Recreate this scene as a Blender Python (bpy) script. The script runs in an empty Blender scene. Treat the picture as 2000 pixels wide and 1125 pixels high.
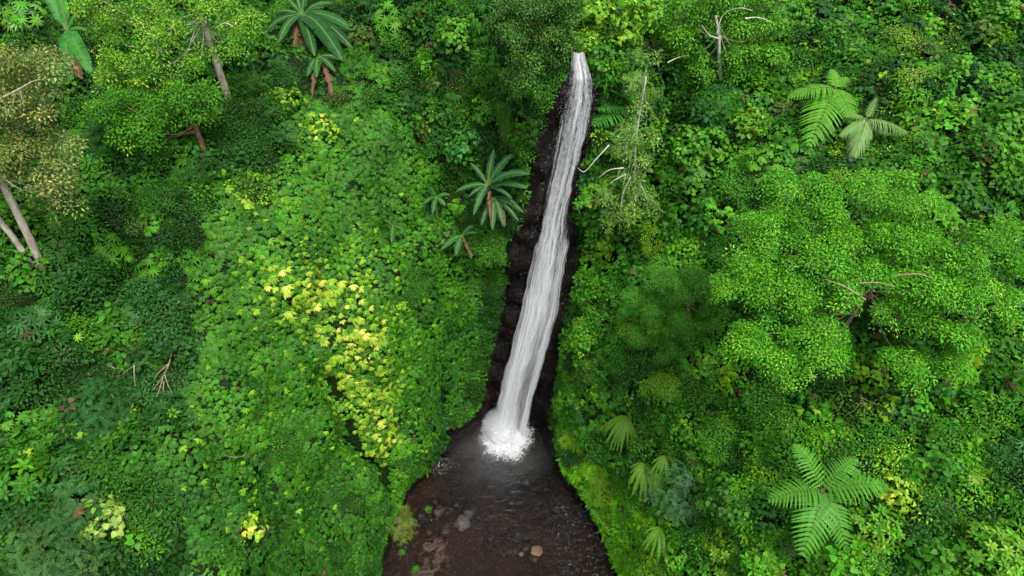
import bpy, math, random
import numpy as np
from mathutils import Vector, Matrix, noise
from mathutils.bvhtree import BVHTree
from mathutils.kdtree import KDTree

SC = bpy.context.scene
COL = SC.collection
R = np.random.default_rng(7)
random.seed(7)
PI = math.pi

# ------------------------------------------------------------------ camera
CAM_H, PITCH, FPX = 40.0, math.radians(42), 1340.0      # drone 40 m over the pool, tilted 42 degrees down
cam = bpy.data.cameras.new('camera')
cam.sensor_width = 36.0
cam.lens = FPX / 2000.0 * 36.0
cam.clip_end = 2000.0
cam_o = bpy.data.objects.new('camera', cam)
cam_o.location = (0, 0, CAM_H)
cam_o.rotation_euler = (PI / 2 - PITCH, 0, 0)
COL.objects.link(cam_o)
SC.camera = cam_o

# ------------------------------------------------------------------ sky, sun, exposure (bright overcast)
W = bpy.data.worlds.new('World')
SC.world = W
W.use_nodes = True
nt = W.node_tree
nt.nodes.clear()
SUN_EL, SUN_ROT = math.radians(64), math.radians(150)
sky = nt.nodes.new('ShaderNodeTexSky')
sky.sky_type = 'NISHITA'
sky.sun_disc = False
sky.sun_elevation = SUN_EL
sky.sun_rotation = SUN_ROT
sky.dust_density = 3.0
hsv = nt.nodes.new('ShaderNodeHueSaturation')
hsv.inputs['Saturation'].default_value = 0.22            # white cloud cover
bg = nt.nodes.new('ShaderNodeBackground')
bg.inputs['Strength'].default_value = 0.115
out = nt.nodes.new('ShaderNodeOutputWorld')
nt.links.new(sky.outputs[0], hsv.inputs['Color'])
nt.links.new(hsv.outputs[0], bg.inputs['Color'])
nt.links.new(bg.outputs[0], out.inputs['Surface'])
sl = bpy.data.lights.new('sun', 'SUN')
sl.energy = 1.4
sl.angle = math.radians(12)
sl.color = (1.0, 0.97, 0.9)
sun_o = bpy.data.objects.new('sun', sl)
sd = Vector((math.sin(SUN_ROT) * math.cos(SUN_EL), math.cos(SUN_ROT) * math.cos(SUN_EL), math.sin(SUN_EL)))
sun_o.rotation_euler = sd.to_track_quat('Z', 'Y').to_euler()
sun_o.location = (0, 0, 80)
COL.objects.link(sun_o)
SC.view_settings.view_transform = 'Standard'
SC.view_settings.look = 'None'
SC.view_settings.exposure = 1.4
SC.view_settings.gamma = 1.0
SC.cycles.use_denoising = True
SC.cycles.adaptive_threshold = 0.02
SC.cycles.max_bounces = 8
SC.cycles.diffuse_bounces = 3
SC.cycles.transparent_max_bounces = 16
SC.cycles.volume_bounces = 4

# ------------------------------------------------------------------ pixel <-> world
C0 = np.array([0, 0, CAM_H])
AX_F = np.array([0, math.cos(PITCH), -math.sin(PITCH)])
AX_U = np.array([0, math.sin(PITCH), math.cos(PITCH)])
AX_X = np.array([1.0, 0, 0])


def ray(px, py):
    return AX_F + (px - 1000) / FPX * AX_X - (py - 562.5) / FPX * AX_U


def at_depth(px, py, d):
    return C0 + d * ray(px, py)


def at_z(px, py, z=0.0):
    r = ray(px, py)
    return C0 + (z - CAM_H) / r[2] * r


def at_y(px, py, y):
    r = ray(px, py)
    return C0 + y / r[1] * r


def project(P):
    v = P - C0
    d = v @ AX_F
    return np.stack([1000 + FPX * (v @ AX_X) / d, 562.5 - FPX * (v @ AX_U) / d, d], axis=-1)


def in_poly(x, y, poly):
    x = np.asarray(x); y = np.asarray(y)
    ins = np.zeros(x.shape, bool)
    n = len(poly)
    for i in range(n):
        x0, y0 = poly[i]; x1, y1 = poly[(i + 1) % n]
        if y0 == y1:
            continue
        c = ((y0 > y) != (y1 > y)) & (x < (x1 - x0) * (y - y0) / (y1 - y0) + x0)
        ins ^= c
    return ins


# ------------------------------------------------------------------ object helpers
def tag(o, label=None, cat=None, group=None, kind=None):
    if label: o['label'] = label
    if cat: o['category'] = cat
    if group: o['group'] = group
    if kind: o['kind'] = kind
    return o


def empty(name, loc):
    o = bpy.data.objects.new(name, None)
    o.location = loc
    o.empty_display_size = 0.2
    COL.objects.link(o)
    return o


def np_mesh(name, V, F, attrs=None, smooth=False):
    """V (n,3); F: list of arrays (m,3)/(m,4) or a plain list of tuples"""
    me = bpy.data.meshes.new(name)
    if isinstance(F, list) and F and not isinstance(F[0], np.ndarray):
        me.from_pydata([tuple(v) for v in V], [], F)
    else:
        if isinstance(F, np.ndarray): F = [F]
        loops = np.concatenate([f.ravel() for f in F]).astype(np.int32)
        tot = np.concatenate([np.full(len(f), f.shape[1], np.int32) for f in F])
        st = np.concatenate([[0], np.cumsum(tot)[:-1]]).astype(np.int32)
        me.vertices.add(len(V)); me.loops.add(len(loops)); me.polygons.add(len(tot))
        me.vertices.foreach_set('co', np.asarray(V, np.float32).ravel())
        me.loops.foreach_set('vertex_index', loops)
        me.polygons.foreach_set('loop_start', st)
        me.polygons.foreach_set('loop_total', tot)
    if attrs:
        for k, (t, a) in attrs.items():
            at = me.attributes.new(k, t, 'POINT')
            f = 'value' if t in ('FLOAT', 'INT') else ('color' if t == 'FLOAT_COLOR' else 'vector')
            at.data.foreach_set(f, np.ascontiguousarray(a, np.int32 if t == 'INT' else np.float32).ravel())
    me.update(calc_edges=True)
    me.validate()
    if smooth:
        me.polygons.foreach_set('use_smooth', np.ones(len(me.polygons), bool))
    return me


def mesh_obj(name, me, mat=None, parent=None):
    o = bpy.data.objects.new(name, me)
    if mat and not me.materials: me.materials.append(mat)
    COL.objects.link(o)
    if parent is not None:
        o.parent = parent
        o.matrix_parent_inverse = Matrix.Translation(-Vector(parent.location))
    return o


def rgba(c):
    c = np.asarray(c, float)
    return np.concatenate([c, np.ones(c.shape[:-1] + (1,))], -1)


# ------------------------------------------------------------------ materials
class N:
    """tiny node helper"""
    def __init__(s, name):
        s.m = bpy.data.materials.new(name); s.m.use_nodes = True
        s.t = s.m.node_tree; s.t.nodes.clear()
        s.o = s.t.nodes.new('ShaderNodeOutputMaterial')

    def n(s, typ, **kw):
        nd = s.t.nodes.new(typ)
        for k, v in kw.items():
            if hasattr(nd, k): setattr(nd, k, v)
            else: nd.inputs[k.replace('_', ' ')].default_value = v
        return nd

    def l(s, a, b): s.t.links.new(a, b)

    def math(s, op, a, b=None, c=None):
        m = s.t.nodes.new('ShaderNodeMath'); m.operation = op
        for i, x in enumerate((a, b, c)):
            if x is None: continue
            if isinstance(x, (int, float)): m.inputs[i].default_value = x
            else: s.l(x, m.inputs[i])
        return m.outputs[0]

    def ramp(s, fac, stops, interp='LINEAR'):
        r = s.t.nodes.new('ShaderNodeValToRGB'); r.color_ramp.interpolation = interp
        e = r.color_ramp.elements
        while len(e) < len(stops): e.new(0.5)
        for i, (p, c) in enumerate(stops):
            e[i].position = p
            e[i].color = (c, c, c, 1) if isinstance(c, (int, float)) else (*c, 1)
        s.l(fac, r.inputs[0])
        return r.outputs[0]

    def noise(s, vec, scale, detail=4, rough=.55, dist=0.0):
        n = s.n('ShaderNodeTexNoise', Scale=scale, Detail=detail, Roughness=rough, Distortion=dist)
        if vec is not None: s.l(vec, n.inputs['Vector'])
        return n.outputs['Fac']

    def mapping(s, vec, sc=(1, 1, 1), loc=(0, 0, 0)):
        m = s.t.nodes.new('ShaderNodeMapping')
        m.inputs['Scale'].default_value = sc; m.inputs['Location'].default_value = loc
        s.l(vec, m.inputs['Vector'])
        return m.outputs[0]


def leaf_mat(name, instanced, rough=.5, spec=.16, trans=.26):
    s = N(name)
    p = s.n('ShaderNodeBsdfPrincipled', Roughness=rough)
    p.inputs['Specular IOR Level'].default_value = spec
    if instanced:
        a = s.n('ShaderNodeAttribute', attribute_name='col'); a.attribute_type = 'INSTANCER'
        b = s.n('ShaderNodeAttribute', attribute_name='lv')
        mx = s.n('ShaderNodeVectorMath', operation='SCALE')
        s.l(a.outputs['Color'], mx.inputs[0]); s.l(b.outputs['Fac'], mx.inputs['Scale'])
        colr = mx.outputs[0]
    else:
        a = s.n('ShaderNodeAttribute', attribute_name='col')
        colr = a.outputs['Color']
    s.l(colr, p.inputs['Base Color'])
    t = s.n('ShaderNodeBsdfTranslucent')
    tm = s.n('ShaderNodeMix', data_type='RGBA', blend_type='MULTIPLY')
    tm.inputs[0].default_value = 1.0
    s.l(colr, tm.inputs[6]); tm.inputs[7].default_value = (1.5, 1.35, .5, 1)
    s.l(tm.outputs[2], t.inputs['Color'])
    mix = s.n('ShaderNodeMixShader'); mix.inputs[0].default_value = trans
    s.l(p.outputs[0], mix.inputs[1]); s.l(t.outputs[0], mix.inputs[2])
    s.l(mix.outputs[0], s.o.inputs['Surface'])
    return s.m


M_LEAF_I = leaf_mat('leaf_cover', True)
M_LEAF = leaf_mat('leaf', False)
M_WAXY = leaf_mat('waxy_leaf', False, rough=.5, spec=.14, trans=.2)


def mat_cliff():
    s = N('cliff_rock')
    tc = s.n('ShaderNodeTexCoord').outputs['Object']
    p = s.n('ShaderNodeBsdfPrincipled', Roughness=.5)
    p.inputs['Specular IOR Level'].default_value = .12
    strat = s.noise(s.mapping(tc, (.5, .5, 1.6)), 1.3, 8, .65)
    fine = s.noise(tc, 7, 6, .6)
    rock = s.ramp(strat, [(.3, (.005, .0036, .0034)), (.5, (.008, .006, .005)), (.72, (.022, .014, .011))])
    moss_f = s.noise(tc, .9, 5, .6)
    at = s.n('ShaderNodeAttribute', attribute_name='green').outputs['Fac']
    mf = s.ramp(s.math('ADD', s.math('MULTIPLY', moss_f, .6), s.math('MULTIPLY', at, .75)), [(.55, 0.0), (.8, 1.0)])
    mossc = s.ramp(fine, [(.3, (.004, .009, .002)), (.7, (.013, .034, .005))])
    mx = s.n('ShaderNodeMix', data_type='RGBA')
    s.l(mf, mx.inputs[0]); s.l(rock, mx.inputs[6]); s.l(mossc, mx.inputs[7])
    s.l(mx.outputs[2], p.inputs['Base Color'])
    s.l(s.ramp(fine, [(.3, .28), (.7, .65)]), p.inputs['Roughness'])
    b = s.n('ShaderNodeBump', Strength=.9, Distance=.25)
    s.l(s.math('ADD', strat, s.math('MULTIPLY', fine, .35)), b.inputs['Height'])
    s.l(b.outputs[0], p.inputs['Normal'])
    s.l(p.outputs[0], s.o.inputs['Surface'])
    return s.m


def mat_bed():
    s = N('stream_bed')
    tc = s.n('ShaderNodeTexCoord').outputs['Object']
    p = s.n('ShaderNodeBsdfPrincipled', Roughness=.6)
    n1 = s.noise(tc, .55, 5, .6)
    n2 = s.noise(tc, 5, 6, .65)
    v = s.n('ShaderNodeTexVoronoi', Scale=4.5, feature='F1'); s.l(tc, v.inputs['Vector'])
    c1 = s.ramp(n1, [(.3, (.013, .006, .003)), (.5, (.038, .018, .009)), (.7, (.075, .040, .022))])
    mx = s.n('ShaderNodeMix', data_type='RGBA', blend_type='MULTIPLY'); mx.inputs[0].default_value = .85
    s.l(c1, mx.inputs[6]); s.l(s.ramp(n2, [(.3, .3), (.65, 1.25)]), mx.inputs[7])
    mx2 = s.n('ShaderNodeMix', data_type='RGBA', blend_type='MULTIPLY'); mx2.inputs[0].default_value = .18
    s.l(mx.outputs[2], mx2.inputs[6]); s.l(v.outputs['Color'], mx2.inputs[7])
    at = s.n('ShaderNodeAttribute', attribute_name='depth_shade').outputs['Fac']
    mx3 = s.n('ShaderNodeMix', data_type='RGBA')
    s.l(at, mx3.inputs[0]); s.l(mx2.outputs[2], mx3.inputs[6]); mx3.inputs[7].default_value = (.004, .005, .005, 1)  # near-black bed colour stands in for the darkness of deep water
    s.l(mx3.outputs[2], p.inputs['Base Color'])
    b = s.n('ShaderNodeBump', Strength=.8, Distance=.12)
    s.l(s.math('SUBTRACT', n2, s.math('MULTIPLY', v.outputs['Distance'], .7)), b.inputs['Height'])
    s.l(b.outputs[0], p.inputs['Normal'])
    s.l(p.outputs[0], s.o.inputs['Surface'])
    return s.m


def mat_water():
    s = N('pool_water')
    tc = s.n('ShaderNodeTexCoord').outputs['Object']
    at = s.n('ShaderNodeAttribute', attribute_name='chop').outputs['Fac']
    w1 = s.noise(s.mapping(tc, (1.5, 3.2, 1)), 1.1, 5, .6, .4)
    w2 = s.noise(s.mapping(tc, (2.2, 4.2, 1)), 3.2, 4, .6, .5)
    h = s.math('ADD', w1, s.math('MULTIPLY', w2, .4))
    b = s.n('ShaderNodeBump', Strength=1.0, Distance=.26)
    s.l(s.math('MULTIPLY', h, s.math('ADD', .5, s.math('MULTIPLY', at, .9))), b.inputs['Height'])
    g = s.n('ShaderNodeBsdfGlossy', Roughness=.06)
    g.inputs['Color'].default_value = (.9, .93, .95, 1)
    s.l(b.outputs[0], g.inputs['Normal'])
    t = s.n('ShaderNodeBsdfTransparent'); t.inputs['Color'].default_value = (.60, .50, .40, 1)
    fr = s.n('ShaderNodeFresnel', IOR=1.33); s.l(b.outputs[0], fr.inputs['Normal'])
    mix = s.n('ShaderNodeMixShader')
    s.l(s.math('MINIMUM', s.math('MULTIPLY', fr.outputs[0], 1.0), 1.0), mix.inputs[0])
    s.l(t.outputs[0], mix.inputs[1]); s.l(g.outputs[0], mix.inputs[2])
    # thin broken flecks of foam where the current is quick
    fo = s.noise(s.mapping(tc, (2.0, 5.5, 1)), 2.4, 5, .7, 1.2)
    fa = s.n('ShaderNodeAttribute', attribute_name='foam').outputs['Fac']
    fm = s.ramp(s.math('ADD', fo, s.math('MULTIPLY', fa, .35)), [(.77, 0.0), (.90, 1.0)])
    d = s.n('ShaderNodeBsdfDiffuse'); d.inputs['Color'].default_value = (.72, .76, .78, 1)
    mix2 = s.n('ShaderNodeMixShader')
    s.l(s.math('MULTIPLY', fm, .8), mix2.inputs[0]); s.l(mix.outputs[0], mix2.inputs[1]); s.l(d.outputs[0], mix2.inputs[2])
    s.l(mix2.outputs[0], s.o.inputs['Surface'])
    return s.m


def mat_falls(seed, dens, gap=0.0, fade=0.0):
    s = N('falling_water')
    uv = s.n('ShaderNodeUVMap').outputs[0]
    sx = s.n('ShaderNodeSeparateXYZ'); s.l(uv, sx.inputs[0])
    U, V = sx.outputs[0], sx.outputs[1]              # V 0 at the lip, 1 at the pool
    strand = s.noise(s.mapping(uv, (7, 2.2, 1), (seed, seed * 2, 0)), 1, 4, .6, .35)
    fine = s.noise(s.mapping(uv, (26, 60, 1), (seed * 3, 0, 0)), 1, 5, .65)
    spray = s.noise(s.mapping(uv, (70, 330, 1), (0, seed, 0)), 1, 3, .7)
    edge = s.math('MULTIPLY', s.math('MULTIPLY', U, s.math('SUBTRACT', 1.0, U)), 4.0)
    edge = s.ramp(edge, [(0.0, 0.0), (.55, .8), (.95, 1.0)])
    silk = s.noise(s.mapping(uv, (22, 5, 1), (seed * 1.7, seed, 0)), 1, 5, .6, .25)
    grain = s.ramp(V, [(.1, 1.0), (.75, .28)])
    a = s.math('ADD', s.math('MULTIPLY', strand, 1.1), s.math('MULTIPLY', silk, .75))
    a = s.math('ADD', a, s.math('MULTIPLY', s.math('SUBTRACT', s.math('ADD', s.math('MULTIPLY', fine, .75), s.math('MULTIPLY', spray, .5)), .62), grain))
    a = s.math('ADD', s.math('SUBTRACT', a, 1.0 - dens), s.math('MULTIPLY', s.math('SUBTRACT', edge, 1.0), 1.35))
    a = s.math('ADD', a, s.math('MULTIPLY', s.ramp(V, [(.3, 0.0), (.95, 1.0)]), .28))
    if gap:
        gu = s.ramp(s.math('ABSOLUTE', s.math('SUBTRACT', U, s.math('ADD', .60, s.math('MULTIPLY', strand, .12)))), [(0.03, 1.0), (.20, 0.0)])
        gv = s.math('MULTIPLY', s.ramp(V, [(.60, 0.0), (.86, 1.0)]), gap)
        a = s.math('SUBTRACT', a, s.math('MULTIPLY', gu, gv))
    if fade:
        a = s.math('SUBTRACT', a, s.math('MULTIPLY', s.ramp(V, [(fade, 1.0), (fade + .16, 0.0)]), 1.6))
    al = s.ramp(a, [(.0, 0.0), (.5, .96)])
    d = s.n('ShaderNodeBsdfDiffuse')
    s.l(s.ramp(silk, [(.3, (.74, .76, .81)), (.62, (.93, .94, .96))]), d.inputs['Color'])
    tl = s.n('ShaderNodeBsdfTranslucent'); tl.inputs['Color'].default_value = (.8, .83, .86, 1)
    m1 = s.n('ShaderNodeMixShader'); m1.inputs[0].default_value = .35
    s.l(d.outputs[0], m1.inputs[1]); s.l(tl.outputs[0], m1.inputs[2])
    b = s.n('ShaderNodeBump', Strength=.7, Distance=.12); s.l(a, b.inputs['Height']); s.l(b.outputs[0], d.inputs['Normal'])
    tr = s.n('ShaderNodeBsdfTransparent')
    mix = s.n('ShaderNodeMixShader'); s.l(al, mix.inputs[0])
    s.l(tr.outputs[0], mix.inputs[1]); s.l(m1.outputs[0], mix.inputs[2])
    s.l(mix.outputs[0], s.o.inputs['Surface'])
    return s.m


def mat_foam(lacy):
    s = N('foam')
    tc = s.n('ShaderNodeTexCoord').outputs['Object']
    at = s.n('ShaderNodeAttribute', attribute_name='thick').outputs['Fac']
    wob = s.n('ShaderNodeTexNoise', Scale=2.0, Detail=3.0); s.l(tc, wob.inputs['Vector'])
    mxv = s.n('ShaderNodeMix', data_type='RGBA'); mxv.inputs[0].default_value = .35
    s.l(tc, mxv.inputs[6]); s.l(wob.outputs['Color'], mxv.inputs[7])
    v = s.n('ShaderNodeTexVoronoi', Scale=6.5 if lacy else 2.4, feature='DISTANCE_TO_EDGE'); s.l(mxv.outputs[2], v.inputs['Vector'])
    n = s.noise(tc, 3.2, 7, .7, .6)
    line = s.ramp(v.outputs['Distance'], [(0.0, 1.0), (.13, 0.0)])
    if lacy:
        a = s.math('ADD', s.math('ADD', s.math('MULTIPLY', line, .42), s.math('MULTIPLY', n, 1.0)), s.math('SUBTRACT', s.math('MULTIPLY', at, 1.5), 1.35))
    else:
        a = s.math('ADD', s.math('MULTIPLY', n, 1.2), s.math('SUBTRACT', s.math('MULTIPLY', at, 1.8), 1.05))
    al = s.ramp(a, [(0.0, 0.0), (.25, .35), (.7, .97)])
    d = s.n('ShaderNodeBsdfDiffuse'); d.inputs['Color'].default_value = (.86, .88, .89, 1)
    tl = s.n('ShaderNodeBsdfTranslucent'); tl.inputs['Color'].default_value = (.86, .88, .89, 1)
    m1 = s.n('ShaderNodeMixShader'); m1.inputs[0].default_value = .3
    s.l(d.outputs[0], m1.inputs[1]); s.l(tl.outputs[0], m1.inputs[2])
    b = s.n('ShaderNodeBump', Strength=.8, Distance=.2); s.l(n, b.inputs['Height']); s.l(b.outputs[0], d.inputs['Normal'])
    tr = s.n('ShaderNodeBsdfTransparent')
    mix = s.n('ShaderNodeMixShader'); s.l(al, mix.inputs[0]); s.l(tr.outputs[0], mix.inputs[1]); s.l(m1.outputs[0], mix.inputs[2])
    s.l(mix.outputs[0], s.o.inputs['Surface'])
    return s.m


def mat_noise(name, stops, scale, rough=.8, bump=.4, dist=.05, stretch=(1, 1, 1), spec=.3):
    s = N(name)
    tc = s.n('ShaderNodeTexCoord').outputs['Object']
    p = s.n('ShaderNodeBsdfPrincipled', Roughness=rough)
    p.inputs['Specular IOR Level'].default_value = spec
    n = s.noise(s.mapping(tc, stretch), scale, 7, .65)
    s.l(s.ramp(n, stops), p.inputs['Base Color'])
    b = s.n('ShaderNodeBump', Strength=bump, Distance=dist); s.l(n, b.inputs['Height']); s.l(b.outputs[0], p.inputs['Normal'])
    s.l(p.outputs[0], s.o.inputs['Surface'])
    return s.m


M_CLIFF, M_BED, M_WATER = mat_cliff(), mat_bed(), mat_water()
M_BARK_PALE = mat_noise('pale_bark', [(.3, (.14, .12, .085)), (.55, (.36, .33, .26)), (.75, (.55, .51, .43))], 3.5, stretch=(1, 1, .5))
M_BARK = mat_noise('brown_bark', [(.3, (.045, .028, .017)), (.55, (.13, .085, .05)), (.75, (.25, .18, .12))], 5, stretch=(1, 1, .5))
M_BARK_WHITE = mat_noise('white_bark', [(.3, (.30, .27, .22)), (.55, (.56, .52, .45)), (.75, (.70, .67, .60))], 4)
M_TWIG = mat_noise('dead_wood', [(.3, (.13, .085, .05)), (.6, (.30, .22, .14)), (.8, (.42, .34, .25))], 6)
M_STEM = mat_noise('green_stem', [(.3, (.04, .06, .015)), (.7, (.10, .12, .04))], 6)
M_ROCK_DARK = mat_noise('dark_wet_rock', [(.3, (.004, .0035, .003)), (.6, (.013, .010, .008)), (.8, (.035, .026, .020))], 3, rough=.45, bump=.8, dist=.08, spec=.25)
M_ROCK_BROWN = mat_noise('brown_rock', [(.3, (.010, .006, .004)), (.6, (.028, .016, .010)), (.8, (.055, .035, .023))], 3, rough=.55, bump=.7, dist=.08)
M_ROCK_TAN = mat_noise('tan_rock', [(.3, (.06, .035, .018)), (.6, (.14, .088, .045)), (.8, (.22, .15, .09))], 4, rough=.6, bump=.5)
M_ROCK_GREY = mat_noise('grey_rock', [(.3, (.030, .024, .020)), (.6, (.075, .062, .053)), (.8, (.14, .12, .105))], 4, rough=.6, bump=.5)

# ------------------------------------------------------------------ the gorge wall
# plan of the water's edge: x, y, outward bearing (degrees, 90 = upstream); left bank -> falls -> right bank
EDGE = [(-9.4, -16, 180), (-9.2, 4, 180), (-8.6, 13, 179), (-7.95, 18.85, 176), (-7.2, 22.2, 171), (-6.75, 24.5, 165),
        (-5.35, 26.6, 156), (-4.6, 27.8, 150), (-3.3, 29.1, 142), (-2.45, 30.1, 132), (-1.75, 30.8, 114), (-0.4, 31.0, 92),
        (1.1, 30.8, 68), (2.1, 29.7, 45), (2.75, 27.4, 32), (3.4, 25.6, 25), (4.6, 23.75, 18), (5.7, 20.9, 10), (6.45, 18.85, 6),
        (7.4, 13, 2), (8.2, 4, 0), (8.6, -16, 0)]
# height -> outward offset: side wall, wall beside the falls, the falls' own niche
PROF_SIDE = [(-2.5, -.6), (0, 0), (3, .55), (6, 1.3), (9, 2.2), (12, 3.4), (14.5, 5.4), (16.3, 8), (18, 12), (20.5, 19), (24, 30), (29, 46), (36, 70)]
PROF_NEAR = [(-2.5, -.4), (0, 0), (4, .25), (8, .7), (12, 1.4), (16, 2.6), (19, 4.2), (21.5, 6.3), (23.5, 9), (25.2, 14), (27, 24), (30, 42), (36, 70)]
PROF_FALL = [(-2.5, -.2), (0, 0), (5, -.25), (10, -.45), (15, -.7), (20, -.85), (24, -.9), (26.0, -.75), (27.05, -.1), (27.4, 2.5), (28.2, 9), (30.5, 30), (36, 70)]


def prof(p, n):
    """resample a profile evenly along its own length"""
    p = np.array(p, float)
    seg = np.hypot(np.diff(p[:, 0]), np.diff(p[:, 1]))
    c = np.concatenate([[0], np.cumsum(seg)])
    # concentrate samples on the first 45 m
    q = np.linspace(0, 1, n)
    q = q * .62 + .38 * q ** 2.4
    return np.interp(q * c[-1], c, p[:, 0]), np.interp(q * c[-1], c, p[:, 1])


NS, NH = 520, 230
ed = np.array(EDGE, float)
key = np.concatenate([[0], np.cumsum(np.hypot(np.diff(ed[:, 0]), np.diff(ed[:, 1])) + np.abs(np.diff(ed[:, 2])) * .22)])
ss = np.linspace(0, key[-1], NS)


def smooth(a, k):
    ker = np.hanning(2 * k + 3)[1:-1]; ker /= ker.sum()
    return np.convolve(np.pad(a, k, mode='edge'), ker, mode='valid')


ex, ey, eb = smooth(np.interp(ss, key, ed[:, 0]), 5), smooth(np.interp(ss, key, ed[:, 1]), 5), smooth(np.interp(ss, key, ed[:, 2]), 12)
w_fall = np.clip(1 - (np.abs(eb - 91) - 24) / 22, 0, 1)
w_fall = w_fall * w_fall * (3 - 2 * w_fall)
w_near = np.clip((ey - 17) / 9, 0, 1)
zS, oS = prof(PROF_SIDE, NH); zN, oN = prof(PROF_NEAR, NH); zF, oF = prof(PROF_FALL, NH)
wn, wf = w_near[:, None], w_fall[:, None]
ZZ = (zS * (1 - wn) + zN * wn) * (1 - wf) + zF * wf
OO = (oS * (1 - wn) + oN * wn) * (1 - wf) + oF * wf
low = np.clip((16 - ey) / 14, 0, 1)[:, None]
ZZ = np.where(ZZ > 0, ZZ * (1 - .10 * low), ZZ)
br = np.radians(eb)[:, None]
XX = ex[:, None] + OO * np.cos(br)
YY = ey[:, None] + OO * np.sin(br)
lean = np.clip((YY - 17) / 8, 0, 1) * np.clip(1 - OO / 30, 0, 1)
XX = XX + lean * 3.3 * np.clip(ZZ, 0, 27.5) / 27.5           # the niche leans with the water
G = np.stack([XX, YY, ZZ], -1)


def grid_normals(G):
    a = np.gradient(G, axis=0); b = np.gradient(G, axis=1)
    n = np.cross(b, a)
    n /= np.linalg.norm(n, axis=-1, keepdims=True) + 1e-9
    return n


GN_ = grid_normals(G)
if GN_[20, 60] @ np.array([1, 0, 1.0]) < 0: GN_ = -GN_
SIGN = 1 if np.allclose(GN_, grid_normals(G)) else -1
# relief: bulging buttresses, folds and small ledges
disp = np.zeros((NS, NH))
amp = np.clip(ZZ / 5, 0, 1) * (1 - .75 * wf * np.clip((28 - ZZ) / 4, 0, 1))
flatG = G.reshape(-1, 3)
for i, p in enumerate(flatG):
    v = Vector(p)
    a = noise.noise(v * .13 + Vector((3, 0, 0))) * 1.5 + noise.noise(v * .33) * .75 + noise.noise(v * .9) * .28
    disp.flat[i] = a
disp *= amp
rocky = np.array([noise.noise(Vector((p[0] * 1.1, p[1] * 1.1, p[2] * .5))) * .35 + noise.noise(Vector(p) * 2.3) * .14 for p in flatG]).reshape(NS, NH)
ledge = np.array([noise.noise(Vector((p[0] * .5, p[1] * .5, p[2] * 1.15))) for p in flatG]).reshape(NS, NH)
disp += rocky * (.4 + .8 * wf) + np.round(ledge * 3) / 3 * .45 * wf * np.clip((27 - ZZ) / 2, 0, 1)
pp = project(flatG).reshape(NS, NH, 3)
# the dark undercut beneath the yellow creeper, and creases beside it
CREASES = [([(648, 738), (668, 772), (690, 850), (712, 885), (745, 915), (755, 960)], 15, 1.5),
           ([(864, 760), (862, 800), (868, 830)], 7, .6), ([(625, 335), (634, 345)], 9, 1.0)]


def seg_dist(x, y, line):
    d = np.full(np.shape(x), 1e9)
    for (x0, y0), (x1, y1) in zip(line[:-1], line[1:]):
        L2 = (x1 - x0) ** 2 + (y1 - y0) ** 2
        t = np.clip(((x - x0) * (x1 - x0) + (y - y0) * (y1 - y0)) / L2, 0, 1)
        d = np.minimum(d, np.hypot(x - x0 - t * (x1 - x0), y - y0 - t * (y1 - y0)))
    return d


for line, wpx, dep in CREASES:
    disp -= dep * np.exp(-(seg_dist(pp[..., 0], pp[..., 1], line) / wpx) ** 2)
G = G + GN_ * disp[..., None]
GN_ = SIGN * grid_normals(G)

# bare ground: the gorge floor, the niche of the falls and the wet foot of the walls (outline read off the photograph)
BARE = [(1112, 112), (1080, 180), (1052, 262), (1036, 330), (1024, 400), (1000, 462), (988, 520), (978, 600), (962, 665), (950, 745), (937, 800),
        (900, 828), (872, 842), (862, 880), (842, 905), (800, 945), (782, 985), (760, 1020), (735, 1140), (1216, 1140), (1182, 1050), (1145, 975),
        (1106, 925), (1086, 880), (1074, 832), (1086, 740), (1102, 650), (1112, 590), (1126, 520), (1128, 450), (1120, 405), (1136, 345), (1158, 250), (1174, 180), (1142, 112)]
pp = project(G.reshape(-1, 3)).reshape(NS, NH, 3)
bare = in_poly(pp[..., 0], pp[..., 1], BARE)
green = 1 - bare.astype(float)
for k in range(3):
    green[1:-1, 1:-1] = (green[1:-1, 1:-1] + green[:-2, 1:-1] + green[2:, 1:-1] + green[1:-1, :-2] + green[1:-1, 2:]) / 5
ii, jj = np.meshgrid(np.arange(NS - 1), np.arange(NH - 1), indexing='ij')
idx = lambda a, b: a * NH + b
Q = np.stack([idx(ii, jj), idx(ii, jj + 1), idx(ii + 1, jj + 1), idx(ii + 1, jj)], -1).reshape(-1, 4)
if SIGN < 0: Q = Q[:, ::-1]
cl_me = np_mesh('cliff', G.reshape(-1, 3), Q, {'green': ('FLOAT', green.ravel())}, smooth=True)
cliff = tag(mesh_obj('cliff', cl_me, M_CLIFF), 'dark wet rock walls of the gorge behind and beside the waterfall', kind='structure')
BVH = BVHTree.FromPolygons([tuple(v) for v in G.reshape(-1, 3)], [tuple(q) for q in Q])


def hit(px, py):
    r = Vector(ray(px, py))
    h = BVH.ray_cast(Vector(C0), r.normalized(), 400)
    if h[0] is None:
        return np.array(at_z(px, py)), np.array([0, 0, 1.0])
    n = np.array(h[1])
    if n @ np.array(r) > 0: n = -n
    return np.array(h[0]), n


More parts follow.
